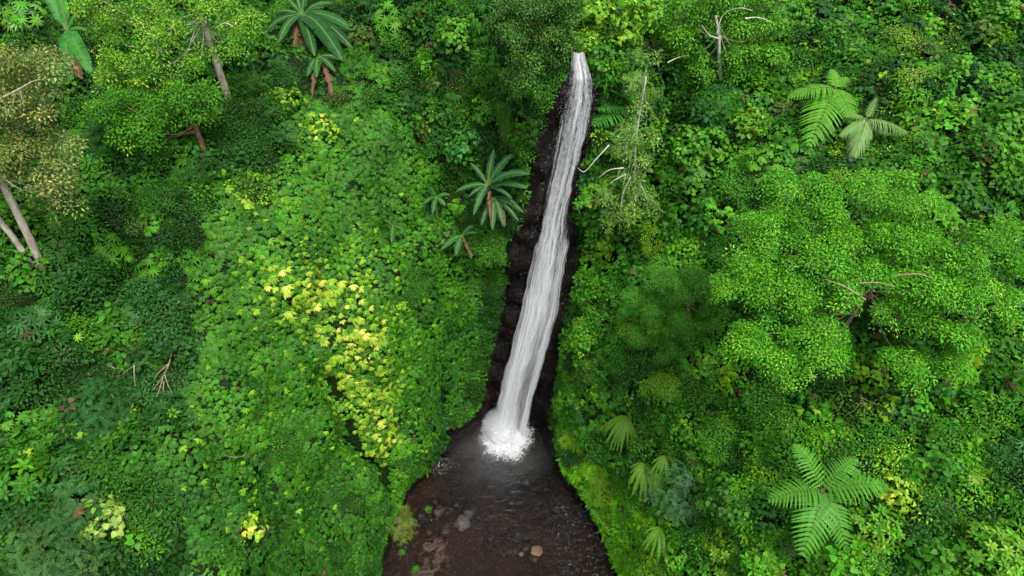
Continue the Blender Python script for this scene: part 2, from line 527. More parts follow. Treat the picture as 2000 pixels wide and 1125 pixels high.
# ------------------------------------------------------------------ stream bed and pool
bx = np.linspace(-14, 13, 150); by = np.linspace(-14, 33, 240)
BX, BY = np.meshgrid(bx, by, indexing='ij')
bz = np.zeros(BX.shape)
depth_shade = np.zeros(BX.shape)
for i in range(BX.shape[0]):
    for j in range(BX.shape[1]):
        x, y = BX[i, j], BY[i, j]
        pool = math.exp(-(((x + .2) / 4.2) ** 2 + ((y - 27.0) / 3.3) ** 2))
        bar = math.exp(-(((x + 5.2) / 2.6) ** 2 + ((y - 18.5) / 4.2) ** 2))
        nn = noise.noise(Vector((x * .55, y * .55, 0))) * .16 + noise.noise(Vector((x * 1.7, y * 1.7, 4))) * .09
        bz[i, j] = -.20 - 1.2 * pool + .25 * bar + nn
        depth_shade[i, j] = min(1, max(0, 1.25 * pool - .08 + nn * .9))  # deep-water darkness painted into the bed colour, strongest below the falls
nb = (len(bx), len(by))
i2, j2 = np.meshgrid(np.arange(nb[0] - 1), np.arange(nb[1] - 1), indexing='ij')
gq = lambda a, b: a * nb[1] + b
BQ = np.stack([gq(i2, j2), gq(i2 + 1, j2), gq(i2 + 1, j2 + 1), gq(i2, j2 + 1)], -1).reshape(-1, 4)
bed = mesh_obj('stream_bed', np_mesh('stream_bed', np.stack([BX, BY, bz], -1).reshape(-1, 3), BQ, {'depth_shade': ('FLOAT', depth_shade.ravel())}, smooth=True), M_BED)
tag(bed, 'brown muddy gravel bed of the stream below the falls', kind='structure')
wz = np.zeros(BX.shape); chop = np.zeros(BX.shape); foamf = np.zeros(BX.shape)
for i in range(BX.shape[0]):
    for j in range(BX.shape[1]):
        x, y = BX[i, j], BY[i, j]
        d = math.hypot(x + .6, y - 29)
        wz[i, j] = .02 * math.sin(d * 4.2 + noise.noise(Vector((x, y, 1))) * 3) * math.exp(-d / 6) + noise.noise(Vector((x * 1.3, y * 2.2, 0))) * .025
        right = max(0, min(1, (x + .5) / 3.5)) * max(0, min(1, (26.5 - y) / 3))
        chop[i, j] = .25 + .75 * right + .5 * math.exp(-d / 4)
        foamf[i, j] = .45 * right + .5 * math.exp(-d / 3.0)
pool_o = mesh_obj('water', np_mesh('water', np.stack([BX, BY, wz], -1).reshape(-1, 3), BQ.copy(), {'chop': ('FLOAT', chop.ravel()), 'foam': ('FLOAT', foamf.ravel())}, smooth=True), M_WATER)
tag(pool_o, 'dark clear plunge pool and shallow stream under the waterfall', kind='structure')
far_me = np_mesh('ground', np.array([(-400, -400, -3), (400, -400, -3), (400, 400, -3), (-400, 400, -3)], float), np.array([[0, 1, 2, 3]]))
tag(mesh_obj('ground', far_me, M_CLIFF), 'dark forest ground under and around the gorge', kind='structure')
# ------------------------------------------------------------------ the waterfall
import bmesh
FALL = [(112, 1117, 1146), (135, 1111, 1154), (160, 1105, 1161), (190, 1098, 1164), (240, 1087, 1158), (300, 1071, 1146), (360, 1059, 1132),
        (420, 1047, 1119), (480, 1034, 1115), (540, 1020, 1104), (600, 1007, 1095), (660, 994, 1078), (720, 980, 1058), (780, 968, 1042), (830, 956, 1034), (868, 945, 1030)]
fy, fl, fr_ = [np.array(a, float) for a in zip(*FALL)]
Y_FALL = 29.35
wf_root = empty('waterfall', tuple(at_y(990, 850, Y_FALL) * np.array([1, 1, 0])))
tag(wf_root, 'tall white waterfall dropping down the dark cliff into the pool', 'waterfall')
NU, NV = 36, 260


def fall_sheet(name, yoff, seed, dens, l0=0.0, l1=1.0, v0=0.0, v1=1.0, widen=0.0, gap=0.0, fade=0.0):
    V = []; UVs = []
    for j in range(NV):
        v = v0 + (v1 - v0) * j / (NV - 1)
        y = 112 + v * (868 - 112)
        a, b = np.interp(y, fy, fl), np.interp(y, fy, fr_)
        a, b = a + (b - a) * l0 - widen, a + (b - a) * l1 + widen
        a -= 2.5 * noise.noise(Vector((v * 7, seed, 1))) + 4 * noise.noise(Vector((v * 28, seed, 3)))
        b += 2.5 * noise.noise(Vector((v * 7, seed, 5))) + 4 * noise.noise(Vector((v * 28, seed, 7)))
        for i in range(NU):
            u = i / (NU - 1)
            bulge = (1 - (2 * u - 1) ** 2) * (.22 + .25 * v)
            p = at_y(a + (b - a) * u, y, Y_FALL + yoff)
            rid = noise.noise(Vector((u * 5 + seed, v * 3, seed))) * .22 + noise.noise(Vector((u * 14 + seed, v * 9, 0))) * .09
            p = p + np.array([rid * .25, -bulge - rid, 0])
            if v < .05: p = p + np.array([0, (0.05 - v) * 14, 0])       # slides over the lip
            V.append(p); UVs.append((u, v))
    i, j = np.meshgrid(np.arange(NU - 1), np.arange(NV - 1), indexing='ij')
    q = np.stack([j * NU + i, (j + 1) * NU + i, (j + 1) * NU + i + 1, j * NU + i + 1], -1).reshape(-1, 4)
    me = np_mesh(name, np.array(V), q, smooth=True)
    uvl = me.uv_layers.new(name='UVMap')
    li = np.empty(len(me.loops), np.int32); me.loops.foreach_get('vertex_index', li)
    uvl.data.foreach_set('uv', np.array(UVs, np.float32)[li].ravel())
    return mesh_obj(name, me, mat_falls(seed, dens, gap, fade), wf_root)


fall_sheet('water_sheet', .10, 1.3, .36, widen=3, gap=.25)
fall_sheet('water_sheet', -.12, 5.1, .11, widen=8, gap=.35)
fall_sheet('water_sheet', -.38, 9.7, -.05, widen=14, gap=.35)
fall_sheet('water_strand', -.30, 14.2, .20, .02, .56, .30, 1.0, fade=.32)
fall_sheet('water_strand', -.34, 21.8, .26, .68, 1.0, .30, 1.0, fade=.32)


def blob_mesh(name, c, rx, ry, rz, amp, seed, thick):
    nu_, nv_ = 64, 30
    V = []; T = []
    for j in range(nv_):
        th = (j / (nv_ - 1)) * PI * .52
        for i in range(nu_):
            ph = 2 * PI * i / nu_
            d = Vector((math.sin(th) * math.cos(ph), math.sin(th) * math.sin(ph), math.cos(th)))
            k = 1 + amp * (noise.noise(d * 2.2 + Vector((seed, 0, 0))) + .6 * noise.noise(d * 6 + Vector((0, seed, 0))) + .3 * noise.noise(d * 14))
            V.append((c[0] + d.x * rx * k, c[1] + d.y * ry * k, c[2] + d.z * rz * k)); T.append(thick * (1 - .55 * (j / (nv_ - 1)) ** 2.2))
    F = []
    for j in range(nv_ - 1):
        for i in range(nu_):
            i1 = (i + 1) % nu_
            F.append((j * nu_ + i, (j + 1) * nu_ + i, (j + 1) * nu_ + i1, j * nu_ + i1))
    return np_mesh(name, np.array(V), np.array(F), {'thick': ('FLOAT', np.array(T))}, smooth=True)


M_FOAM, M_LACE = mat_foam(False), mat_foam(True)
b0 = at_z(985, 852)
mesh_obj('splash', blob_mesh('splash', (b0[0] - .2, 28.75, -.1), 1.0, .85, 1.5, .16, 2.0, .95), M_FOAM, wf_root)
mesh_obj('splash', blob_mesh('splash', (b0[0] + .85, 28.6, -.1), .7, .7, .8, .2, 8.0, .85), M_FOAM, wf_root)
mesh_obj('splash', blob_mesh('splash', (b0[0] - .1, 28.3, -.1), 1.3, 1.0, .4, .2, 5.0, .9), M_LACE, wf_root)
def puff(name, loc, scale, dens, nscale, parent, lo=.30, hi=.62):
    s = N('spray_mist')
    tc = s.n('ShaderNodeTexCoord').outputs['Object']
    pv = s.n('ShaderNodeVolumePrincipled'); pv.inputs['Color'].default_value = (.97, .98, .99, 1)
    ln = s.n('ShaderNodeVectorMath', operation='LENGTH'); s.l(tc, ln.inputs[0])
    fall = s.ramp(ln.outputs['Value'], [(0.0, 1.0), (.5, .5), (.97, 0.0)])
    nz = s.ramp(s.noise(tc, nscale, 5, .62, .6), [(lo, 0.0), (hi, 1.0)])
    s.l(s.math('MULTIPLY', s.math('MULTIPLY', fall, nz), dens), pv.inputs['Density'])
    s.l(pv.outputs[0], s.o.inputs['Volume'])
    me = bpy.data.meshes.new(name); bm = bmesh.new(); bmesh.ops.create_icosphere(bm, subdivisions=3, radius=1.0); bm.to_mesh(me); bm.free()
    me.materials.append(s.m)
    o = bpy.data.objects.new(name, me); COL.objects.link(o); o.scale = scale
    if parent is not None:
        o.parent = parent; o.location = Vector(loc) - Vector(parent.location)
    else: o.location = loc
    return o


puff('spray_plume', (b0[0] - .35, 28.9, .8), (1.35, 1.2, 2.1), 4.5, 2.0, wf_root)
puff('spray_plume', (b0[0] + .5, 28.7, .3), (1.2, 1.15, 1.1), 3.2, 2.4, wf_root)
puff('spray_plume', (b0[0] - .1, 28.3, .2), (2.2, 1.9, .8), 1.0, 2.6, wf_root, .36, .7)
# lacy foam spreading over the pool
V = []; T = []
nr, na = 40, 120
for j in range(nr):
    for i in range(na):
        a = 2 * PI * i / na
        lim = 2.35 + .55 * noise.noise(Vector((math.cos(a) * 1.6, math.sin(a) * 1.6, 3))) + .35 * noise.noise(Vector((math.cos(a) * 5, math.sin(a) * 5, 1)))
        r = lim * j / (nr - 1) * 1.1
        x, y = b0[0] + .15 + r * math.cos(a) * .92, 28.8 + r * math.sin(a) * .9
        V.append((x, y, .07 + .05 * noise.noise(Vector((x * 2, y * 2, 0))) + .12 * max(0, 1 - j / nr)))
        T.append(1.05 * (1 - (j / (nr - 1)) ** 2.2) + .12)
F = [(j * na + i, (j + 1) * na + i, (j + 1) * na + (i + 1) % na, j * na + (i + 1) % na) for j in range(nr - 1) for i in range(na)]
mesh_obj('foam', np_mesh('foam', np.array(V), np.array(F), {'thick': ('FLOAT', np.array(T))}, smooth=True), M_LACE, wf_root)
# flying drops
nd = 800
ang = R.uniform(0, 2 * PI, nd); rad = np.abs(R.normal(0, 1.0, nd)); hz = np.abs(R.normal(0, .75, nd)) * np.exp(-rad / 2.2) + .03
ctr = np.stack([b0[0] + rad * np.cos(ang) * 1.25, 28.8 + rad * np.sin(ang) * 1.0, hz], -1)
nf = 900
vv = R.uniform(.04, .98, nf); yy_ = 112 + vv * 756
aa, bb = np.interp(yy_, fy, fl), np.interp(yy_, fy, fr_)
uu = np.where(R.random(nf) < .5, R.normal(0.04, .06, nf), R.normal(.96, .06, nf))
fd = np.array([at_y(a + (b - a) * u, y, Y_FALL - .1 + R.normal(0, .18)) for a, b, u, y in zip(aa, bb, uu, yy_)])
ctr = np.concatenate([ctr, fd]); sz = np.concatenate([R.uniform(.004, .012, nd), R.uniform(.002, .006, nf)])
tet = np.array([(1, 1, 1), (1, -1, -1), (-1, 1, -1), (-1, -1, 1)], float)
tv = (ctr[:, None] + tet[None] * sz[:, None, None] * np.array([1, 1, 1.8])).reshape(-1, 3)
tf = (np.array([(0, 1, 2), (0, 3, 1), (0, 2, 3), (1, 3, 2)])[None] + 4 * np.arange(len(ctr))[:, None, None]).reshape(-1, 3)
M_DROP = mat_noise('spray_drop', [(.3, (.8, .82, .84)), (.7, (.88, .9, .91))], 3, rough=.4, bump=0)
tag(mesh_obj('spray', np_mesh('spray', tv, tf), M_DROP, wf_root), kind='stuff')
# mist drifting off the plunge pool
s = N('mist')
tc = s.n('ShaderNodeTexCoord').outputs['Object']
pv = s.n('ShaderNodeVolumePrincipled'); pv.inputs['Color'].default_value = (.93, .95, .97, 1); pv.inputs['Anisotropy'].default_value = .2
ln = s.n('ShaderNodeVectorMath', operation='LENGTH'); s.l(tc, ln.inputs[0])
fall = s.ramp(ln.outputs['Value'], [(0.0, 1.0), (.45, .45), (.95, 0.0)])
nz = s.ramp(s.noise(tc, 1.7, 4, .6, .5), [(.36, 0.0), (.7, 1.0)])
s.l(s.math('MULTIPLY', s.math('MULTIPLY', fall, nz), .2), pv.inputs['Density'])
s.l(pv.outputs[0], s.o.inputs['Volume'])
ico = bpy.data.meshes.new('mist')
bm = bmesh.new(); bmesh.ops.create_icosphere(bm, subdivisions=3, radius=1.0); bm.to_mesh(ico); bm.free()
mist = mesh_obj('mist', ico, s.m)
mist.location = (b0[0] - .4, 26.6, 1.1); mist.scale = (4.3, 3.6, 1.7)
tag(mist, 'thin grey mist drifting over the plunge pool', 'mist', kind='stuff')

# the thin side trickle left of the pool
tr = empty('waterfall', tuple(at_z(858, 905)))
tag(tr, 'thin trickle of water falling at the left rim of the pool', 'waterfall')
V = []; UVs = []; nu_, nv_ = 10, 60
p0, p1 = hit(868, 842)[0] + np.array([.1, -.35, .1]), at_z(856, 908) + np.array([0, -.1, 0])
for j in range(nv_):
    v = j / (nv_ - 1)
    c = p0 + (p1 - p0) * np.array([v, v, 1 - (1 - v) if True else v])
    for i in range(nu_):
        u = i / (nu_ - 1); wd = .22 + .38 * v
        V.append(c + np.array([(u - .5) * wd, -.06 * math.sin(PI * u) + noise.noise(Vector((u * 6, v * 5, 2))) * .05, 0])); UVs.append((u, v))
i, j = np.meshgrid(np.arange(nu_ - 1), np.arange(nv_ - 1), indexing='ij')
me = np_mesh('water_strand', np.array(V), np.stack([j * nu_ + i, (j + 1) * nu_ + i, (j + 1) * nu_ + i + 1, j * nu_ + i + 1], -1).reshape(-1, 4), smooth=True)
uvl = me.uv_layers.new(name='UVMap'); li = np.empty(len(me.loops), np.int32); me.loops.foreach_get('vertex_index', li)
uvl.data.foreach_set('uv', np.array(UVs, np.float32)[li].ravel())
mesh_obj('water_strand', me, mat_falls(33.0, -.16), tr)
c = at_z(862, 908)
mesh_obj('splash', blob_mesh('splash', (c[0], c[1] - .1, -.05), 1.0, .8, .10, .4, 4.0, .42), M_LACE, tr)


# ------------------------------------------------------------------ rocks in the stream
def rock_mesh(seed, rough=.35, flat=.65):
    bm = bmesh.new(); bmesh.ops.create_icosphere(bm, subdivisions=3, radius=1.0)
    o = Vector((seed * 3.7, seed * 1.3, 0))
    for v in bm.verts:
        d = v.co.normalized()
        k = 1 + rough * noise.noise(d * 1.3 + o) + rough * .45 * noise.noise(d * 3.1 + o) + rough * .2 * noise.noise(d * 7 + o)
        # knock flat facets into it
        for q in range(4):
            f = Vector((math.sin(seed * 5 + q * 2.1), math.cos(seed * 3 + q * 1.7), math.sin(seed + q))).normalized()
            k = min(k, .82 / max(.2, d.dot(f)))
        v.co = d * k
        v.co.z *= flat
    me = bpy.data.meshes.new('rock'); bm.to_mesh(me); bm.free()
    me.polygons.foreach_set('use_smooth', np.ones(len(me.polygons), bool))
    return me


ROCKS = [rock_mesh(i, .4, .6 + .05 * (i % 4)) for i in range(9)]


def bed_z(x, y):
    i = int(np.clip(np.searchsorted(bx, x), 0, len(bx) - 1)); j = int(np.clip(np.searchsorted(by, y), 0, len(by) - 1))
    return bz[i, j]


def rock(px, py, rpx, mat, label, k, group=None, lift=.25):
    p = at_z(px, py, 0.0)
    r = .88 * rpx / (FPX / project(p)[2])
    me = ROCKS[k % 9].copy(); me.materials.append(mat)
    o = bpy.data.objects.new('rock', me); COL.objects.link(o)
    o.location = (p[0], p[1], max(bed_z(p[0], p[1]), -.25 if rpx > 10 else -.07) + r * lift)
    o.scale = (r, r * (.8 + .3 * ((k * 7) % 5) / 5), r); o.rotation_euler = (.2 * math.sin(k), .2 * math.cos(k * 2), k * 1.3)
    return tag(o, label, 'rock', group)


HAND_ROCKS = [
    (903, 1022, 19, M_ROCK_GREY, 'pale grey pointed boulder at the edge of the pool', 1, None, .45),
    (918, 1000, 20, M_ROCK_DARK, 'black wet boulder touching the pale grey boulder', 2, None, .45),
    (890, 985, 12, M_ROCK_DARK, 'black rock just upstream of the pale boulder', 3, None, .3),
    (1047, 1077, 14, M_ROCK_TAN, 'smooth tan boulder lying in the shallow stream', 4, None, .6),
    (1027, 1072, 9, M_ROCK_BROWN, 'small brown stone beside the smooth tan boulder', 5, None, .5),
    (1043, 1092, 10, M_ROCK_BROWN, 'brown stone just below the tan boulder', 6, None, .35),
    (1006, 1078, 7, M_ROCK_BROWN, 'small brown stone at the far end of the tan boulder row', 7, None, .45),
    (1018, 1082, 6, M_ROCK_TAN, 'little tan stone in the row beside the tan boulder', 8, None, .5),
    (1029, 1050, 11, M_ROCK_DARK, 'dark stone upstream of the smooth tan boulder', 0, None, .3),
    (1025, 940, 16, M_ROCK_DARK, 'large black rock sunk in the middle of the pool', 3, None, .12),
    (1062, 955, 13, M_ROCK_DARK, 'black rock awash at the right of the pool', 5, None, .1),
    (1066, 985, 11, M_ROCK_DARK, 'black stone awash below the other pool rocks', 6, None, .1),
    (822, 1008, 13, M_ROCK_DARK, 'angular dark rock at the top of the gravel bank', 1, None, .4),
    (857, 1000, 14, M_ROCK_BROWN, 'brown block standing on the upper gravel bank', 2, None, .45),
    (850, 980, 9, M_ROCK_DARK, 'small black rock at the waterline of the left bank', 8, None, .35),
    (882, 995, 9, M_ROCK_DARK, 'black rock between the brown block and the pale boulder', 0, None, .35),
    (870, 1038, 10, M_ROCK_BROWN, 'brown stone below the pale grey boulder', 4, None, .4),
    (838, 1040, 9, M_ROCK_BROWN, 'brown stone in the middle of the gravel bank', 7, None, .4),
    (832, 1095, 17, M_ROCK_BROWN, 'broad flat brown rock low on the gravel bank', 6, None, .3),
    (790, 1070, 12, M_ROCK_DARK, 'dark rock in the mud beside the grass tuft', 3, None, .35),
    (935, 1060, 10, M_ROCK_DARK, 'dark stone in the ripples at mid stream', 1, None, .25),
    (958, 1052, 8, M_ROCK_DARK, 'small dark stone in the shallows at mid stream', 2, None, .25),
]
for a in HAND_ROCKS: rock(*a)
rr = np.random.default_rng(21)
n = 0
while n < 105:
    px, py = rr.uniform(770, 1010), rr.uniform(975, 1124)
    if px < 770 + (1124 - py) * .15 or py < 985 + max(0, px - 900) * .45 or (px > 985 and py > 1085): continue
    near = min([((903, 1022), 'near the pale grey boulder'), ((1035, 1078), 'near the smooth tan boulder'), ((768, 1022), 'near the grass tuft'), ((832, 1100), 'round the broad flat rock'), ((857, 1000), 'near the standing brown block'),
                ((945, 1056), 'in the ripples at mid stream'), ((900, 1105), 'at the bottom of the gravel bank')], key=lambda t: math.hypot(t[0][0] - px, t[0][1] - py))[1]
    cn = ['dark', 'brown', 'dark'][n % 3]; rp = rr.uniform(2.0, 6.0)
    rock(px, py, rp, M_ROCK_BROWN if cn == 'brown' else M_ROCK_DARK, '%s %s wet stone %s' % ('small' if rp > 5 else 'tiny', cn, near), n, '%s stones %s' % (cn, near), .35)
    n += 1
for n in range(14):
    px = rr.uniform(1040, 1130); py = rr.uniform(950, 1100)
    rock(px, py, rr.uniform(3, 7), M_ROCK_DARK, 'dark stone showing through the rippling stream by the right wall', n, 'stones under the ripples', .1)
# ------------------------------------------------------------------ leaf shapes
SHAPES = {'ovate': (.10, .95, .80, .0), 'lance': (.25, .9, .85, .0), 'heart': (.75, 1.0, .62, .0), 'finger': (.2, .75, 1.0, .12), 'needle': (.5, .9, .6, .0)}


def leaf(L, Wd, droop, fold=.22, shape='ovate'):
    if L < .2:                                  # small leaves: a folded rhomb is enough
        h = Wd * .5
        z1, z2 = -droop * L * .22, -droop * L
        V = [(0, 0, 0), (L * .45, -h, z1 + fold * h * 1.6), (L * .48, 0, z1), (L * .45, h, z1 + fold * h * 1.6), (L * (1 - .12 * droop), 0, z2)]
        return np.array(V), np.array([(0, 1, 4, 2), (0, 2, 4, 3)])
    ts = (0.0, .33, .68, 1.0)
    V = []; F = []
    for t, w in zip(ts, SHAPES[shape]):
        x = L * t * (1 - .12 * droop * t); z = -droop * L * t * t
        h = Wd * .5 * w
        V += [(x, -h, z + fold * h), (x, 0, z), (x, h, z + fold * h)]
    for k in range(3):
        a = 3 * k
        F += [(a, a + 3, a + 4, a + 1), (a + 1, a + 4, a + 5, a + 2)]
    return np.array(V), np.array(F)


def rotm(rx, ry, rz):
    return np.array(Matrix.Rotation(rz, 3, 'Z') @ Matrix.Rotation(ry, 3, 'Y') @ Matrix.Rotation(rx, 3, 'X'))


class Sprig:
    def __init__(s): s.V = []; s.F = []; s.L = []; s.n = 0

    def add(s, vf, M, t, lv):
        v, f = vf
        s.V.append(v @ np.asarray(M).T + np.asarray(t)); s.F.append(f + s.n); s.L.append(np.full(len(v), lv)); s.n += len(v)
        return s

    def done(s): return np.concatenate(s.V), np.concatenate(s.F), np.concatenate(s.L)


def u(a, b): return random.uniform(a, b)


def sp_fan():          # palmate hanging creeper leaf: a fan of fingers that droop down the wall (+X is downhill)
    s = Sprig()
    for i in range(7):
        a = (i - 3) * .36 + u(-.1, .1)
        L = .30 * (1 - .06 * abs(i - 3)) * u(.9, 1.1)
        s.add(leaf(L, .092, .75, -.5, 'finger'), rotm(0, u(-.6, -.1), a), (-.06, 0, .05), u(.72, 1.2))
    return s.done()


def sp_trio():         # three broad leaflets
    s = Sprig()
    for a in (-1.0, 0, 1.0):
        s.add(leaf(.27 * u(.9, 1.1), .18, .4, -.2, 'ovate'), rotm(u(-.2, .2), u(-.3, .1), a + u(-.2, .2)), (0, 0, .03), u(.8, 1.15))
    return s.done()


def sp_heart():        # five to seven heart leaves on short stalks
    s = Sprig()
    for i in range(7):
        a = i * 2.4 + u(-.4, .4); r = u(.03, .24)
        s.add(leaf(max(.2, .22 * u(.75, 1.2)), .18 * u(.9, 1.1), .35, .15, 'heart'), rotm(u(-.4, .4), u(-.35, .55), a), (r * math.cos(a), r * math.sin(a), u(-.10, .14)), u(.7, 1.25))
    return s.done()


def sp_small():        # twig of small oval leaves
    s = Sprig()
    for i in range(16):
        a = i * 2.39996; r = .03 + .27 * math.sqrt(i / 16)
        s.add(leaf(.135 * u(.8, 1.2), .062 * u(.9, 1.15), .3, .2, 'ovate'), rotm(u(-.5, .5), u(-.6, .35), a + u(-.5, .5)), (r * math.cos(a), r * math.sin(a), .10 - r * .45 + u(-.05, .05)), u(.7, 1.3))
    return s.done()


def sp_tiny():
    s = Sprig()
    for i in range(26):
        a = i * 2.39996; r = .28 * math.sqrt(i / 26)
        s.add(leaf(.085 * u(.8, 1.2), .042, .3, .2, 'ovate'), rotm(u(-.6, .6), u(-.7, .4), a + u(-.6, .6)), (r * math.cos(a), r * math.sin(a), .09 - r * .35 + u(-.06, .06)), u(.7, 1.3))
    return s.done()


def sp_star():         # papaya / cassava style star of narrow leaflets
    s = Sprig()
    for i in range(9):
        a = i * 2 * PI / 9 + u(-.1, .1)
        s.add(leaf(.30 * u(.9, 1.1), .075, .42, .2, 'lance'), rotm(0, -.15, a), (0, 0, 0), u(.85, 1.15))
    return s.done()


def sp_lance():        # rosette of long pointed leaves
    s = Sprig()
    for i in range(9):
        a = i * 2.39996; k = i / 9
        s.add(leaf(.34 * u(.85, 1.1) * (1 - .3 * (1 - k)), .115, .35, .25, 'lance'), rotm(0, -.75 + .75 * k, a), (0, 0, .12 * (1 - k)), u(.8, 1.2))
    return s.done()


def sp_feather():      # soft bipinnate sprays
    s = Sprig()
    for j in range(3):
        aj = j * PI / 1.5 + u(-.4, .4)
        Mj = rotm(0, u(-.5, -.05), aj)
        for i in range(8):
            for sd_ in (-1, 1):
                t = .05 + .05 * i
                base = Mj @ np.array([t, 0, -.5 * t * t])
                s.add(leaf(.10 * (1 - abs(i - 4) * .08), .026, .2, 0, 'needle'), Mj @ rotm(0, 0, sd_ * 1.05), base, u(.8, 1.2))
    return s.done()


def sp_frond():        # little hanging fern frond (+X is downhill)
    s = Sprig()
    for j in range(3):
        aj = (j - 1) * .6 + u(-.2, .2)
        Mj = rotm(0, u(-.4, -.1), aj)
        for i in range(9):
            for sd_ in (-1, 1):
                t = .04 + .05 * i
                base = Mj @ np.array([t, 0, -.9 * t * t])
                s.add(leaf(.13 * (1 - (i / 9) ** 1.6 * .85), .045, .15, 0, 'lance'), Mj @ rotm(0, .3 * t, sd_ * 1.15), base, u(.8, 1.2))
    return s.done()


def sp_grass():
    s = Sprig()
    for i in range(12):
        a = u(-1.3, 1.3)
        s.add(leaf(.36 * u(.6, 1.2), .022, u(.3, 1.1), .1, 'needle'), rotm(0, u(-1.0, -.2), a), (u(-.08, .08), u(-.08, .08), 0), u(.7, 1.3))
    return s.done()


SP = {'fan': sp_fan, 'trio': sp_trio, 'heart': sp_heart, 'small': sp_small, 'tiny': sp_tiny, 'star': sp_star, 'lance': sp_lance, 'feather': sp_feather, 'frond': sp_frond, 'grass': sp_grass}
HANG = {'fan', 'trio', 'frond', 'grass'}
KEYS = list(SP)
VAR = 3
ARCH = {k: [SP[k]() for _ in range(VAR)] for k in KEYS}
ARC_COL = bpy.data.collections.new('leaf_sprays')
for ki, k in enumerate(KEYS):
    for v in range(VAR):
        Vv, Ff, Ll = ARCH[k][v]
        me = np_mesh('spray', Vv, Ff, {'lv': ('FLOAT', Ll)}, smooth=True)
        me.materials.append(M_LEAF_I)
        ARC_COL.objects.link(bpy.data.objects.new('spray_%02d_%d' % (ki, v), me))


def frames(z_ax, x_hint):
    z = z_ax / (np.linalg.norm(z_ax, axis=-1, keepdims=True) + 1e-9)
    x = x_hint - (x_hint * z).sum(-1, keepdims=True) * z
    x /= np.linalg.norm(x, axis=-1, keepdims=True) + 1e-9
    y = np.cross(z, x)
    return np.stack([x, y, z], -1)            # columns are the axes


def euler_of(M):
    ry = -np.arcsin(np.clip(M[:, 2, 0], -1, 1))
    rx = np.arctan2(M[:, 2, 1], M[:, 2, 2]); rz = np.arctan2(M[:, 1, 0], M[:, 0, 0])
    return np.stack([rx, ry, rz], -1)


_ng = None


def scatter_group():
    global _ng
    if _ng: return _ng
    g = bpy.data.node_groups.new('leaf_cover', 'GeometryNodeTree'); _ng = g
    g.interface.new_socket('Geometry', in_out='INPUT', socket_type='NodeSocketGeometry')
    g.interface.new_socket('Geometry', in_out='OUTPUT', socket_type='NodeSocketGeometry')
    gi, go = g.nodes.new('NodeGroupInput'), g.nodes.new('NodeGroupOutput')
    iop = g.nodes.new('GeometryNodeInstanceOnPoints')
    ci = g.nodes.new('GeometryNodeCollectionInfo')
    ci.inputs['Collection'].default_value = ARC_COL; ci.inputs['Separate Children'].default_value = True; ci.inputs['Reset Children'].default_value = True

    def na(nm, t):
        n_ = g.nodes.new('GeometryNodeInputNamedAttribute'); n_.data_type = t; n_.inputs['Name'].default_value = nm
        return n_.outputs[0]
    L = g.links.new
    L(gi.outputs[0], iop.inputs['Points']); L(ci.outputs[0], iop.inputs['Instance']); iop.inputs['Pick Instance'].default_value = True
    L(na('idx', 'INT'), iop.inputs['Instance Index'])
    e2r = g.nodes.new('FunctionNodeEulerToRotation')
    L(na('rot', 'FLOAT_VECTOR'), e2r.inputs[0]); L(e2r.outputs[0], iop.inputs['Rotation'])
    L(na('scl', 'FLOAT'), iop.inputs['Scale'])
    L(iop.outputs[0], go.inputs[0])
    return g


def cover(name, P, M, scl, col, idx, label, cat):
    me = bpy.data.meshes.new(name)
    me.vertices.add(len(P)); me.vertices.foreach_set('co', np.asarray(P, np.float32).ravel())
    for nm, t, a in (('rot', 'FLOAT_VECTOR', euler_of(M)), ('scl', 'FLOAT', scl), ('col', 'FLOAT_COLOR', rgba(col)), ('idx', 'INT', idx)):
        at = me.attributes.new(nm, t, 'POINT')
        at.data.foreach_set({'FLOAT_VECTOR': 'vector', 'FLOAT': 'value', 'FLOAT_COLOR': 'color', 'INT': 'value'}[t], np.ascontiguousarray(a, np.int32 if t == 'INT' else np.float32).ravel())
    me.materials.append(M_LEAF_I)
    o = bpy.data.objects.new(name, me); COL.objects.link(o)
    md = o.modifiers.new('leaf_cover', 'NODES'); md.node_group = scatter_group()
    return tag(o, label, cat, kind='stuff')


def bake(P, M, scl, col, kinds):
    """the same sprays as one real mesh (for crowns and shrubs); kinds: array of keys"""
    VS, FS, CS = [], [], []; n0 = 0
    kinds = np.asarray(kinds); var = R.integers(0, VAR, len(P))
    for k in set(kinds.tolist()):
        for v in range(VAR):
            m = (kinds == k) & (var == v)
            if not m.any(): continue
            a, f, l = ARCH[k][v]
            W_ = np.einsum('nij,vj->nvi', M[m], a) * scl[m][:, None, None] + P[m][:, None, :]
            c = col[m][:, None, :] * l[None, :, None]
            VS.append(W_.reshape(-1, 3)); CS.append(c.reshape(-1, 3))
            FS.append((f[None] + (np.arange(m.sum()) * len(a))[:, None, None]).reshape(-1, 4) + n0)
            n0 += m.sum() * len(a)
    return np.concatenate(VS), np.concatenate(FS), np.concatenate(CS)


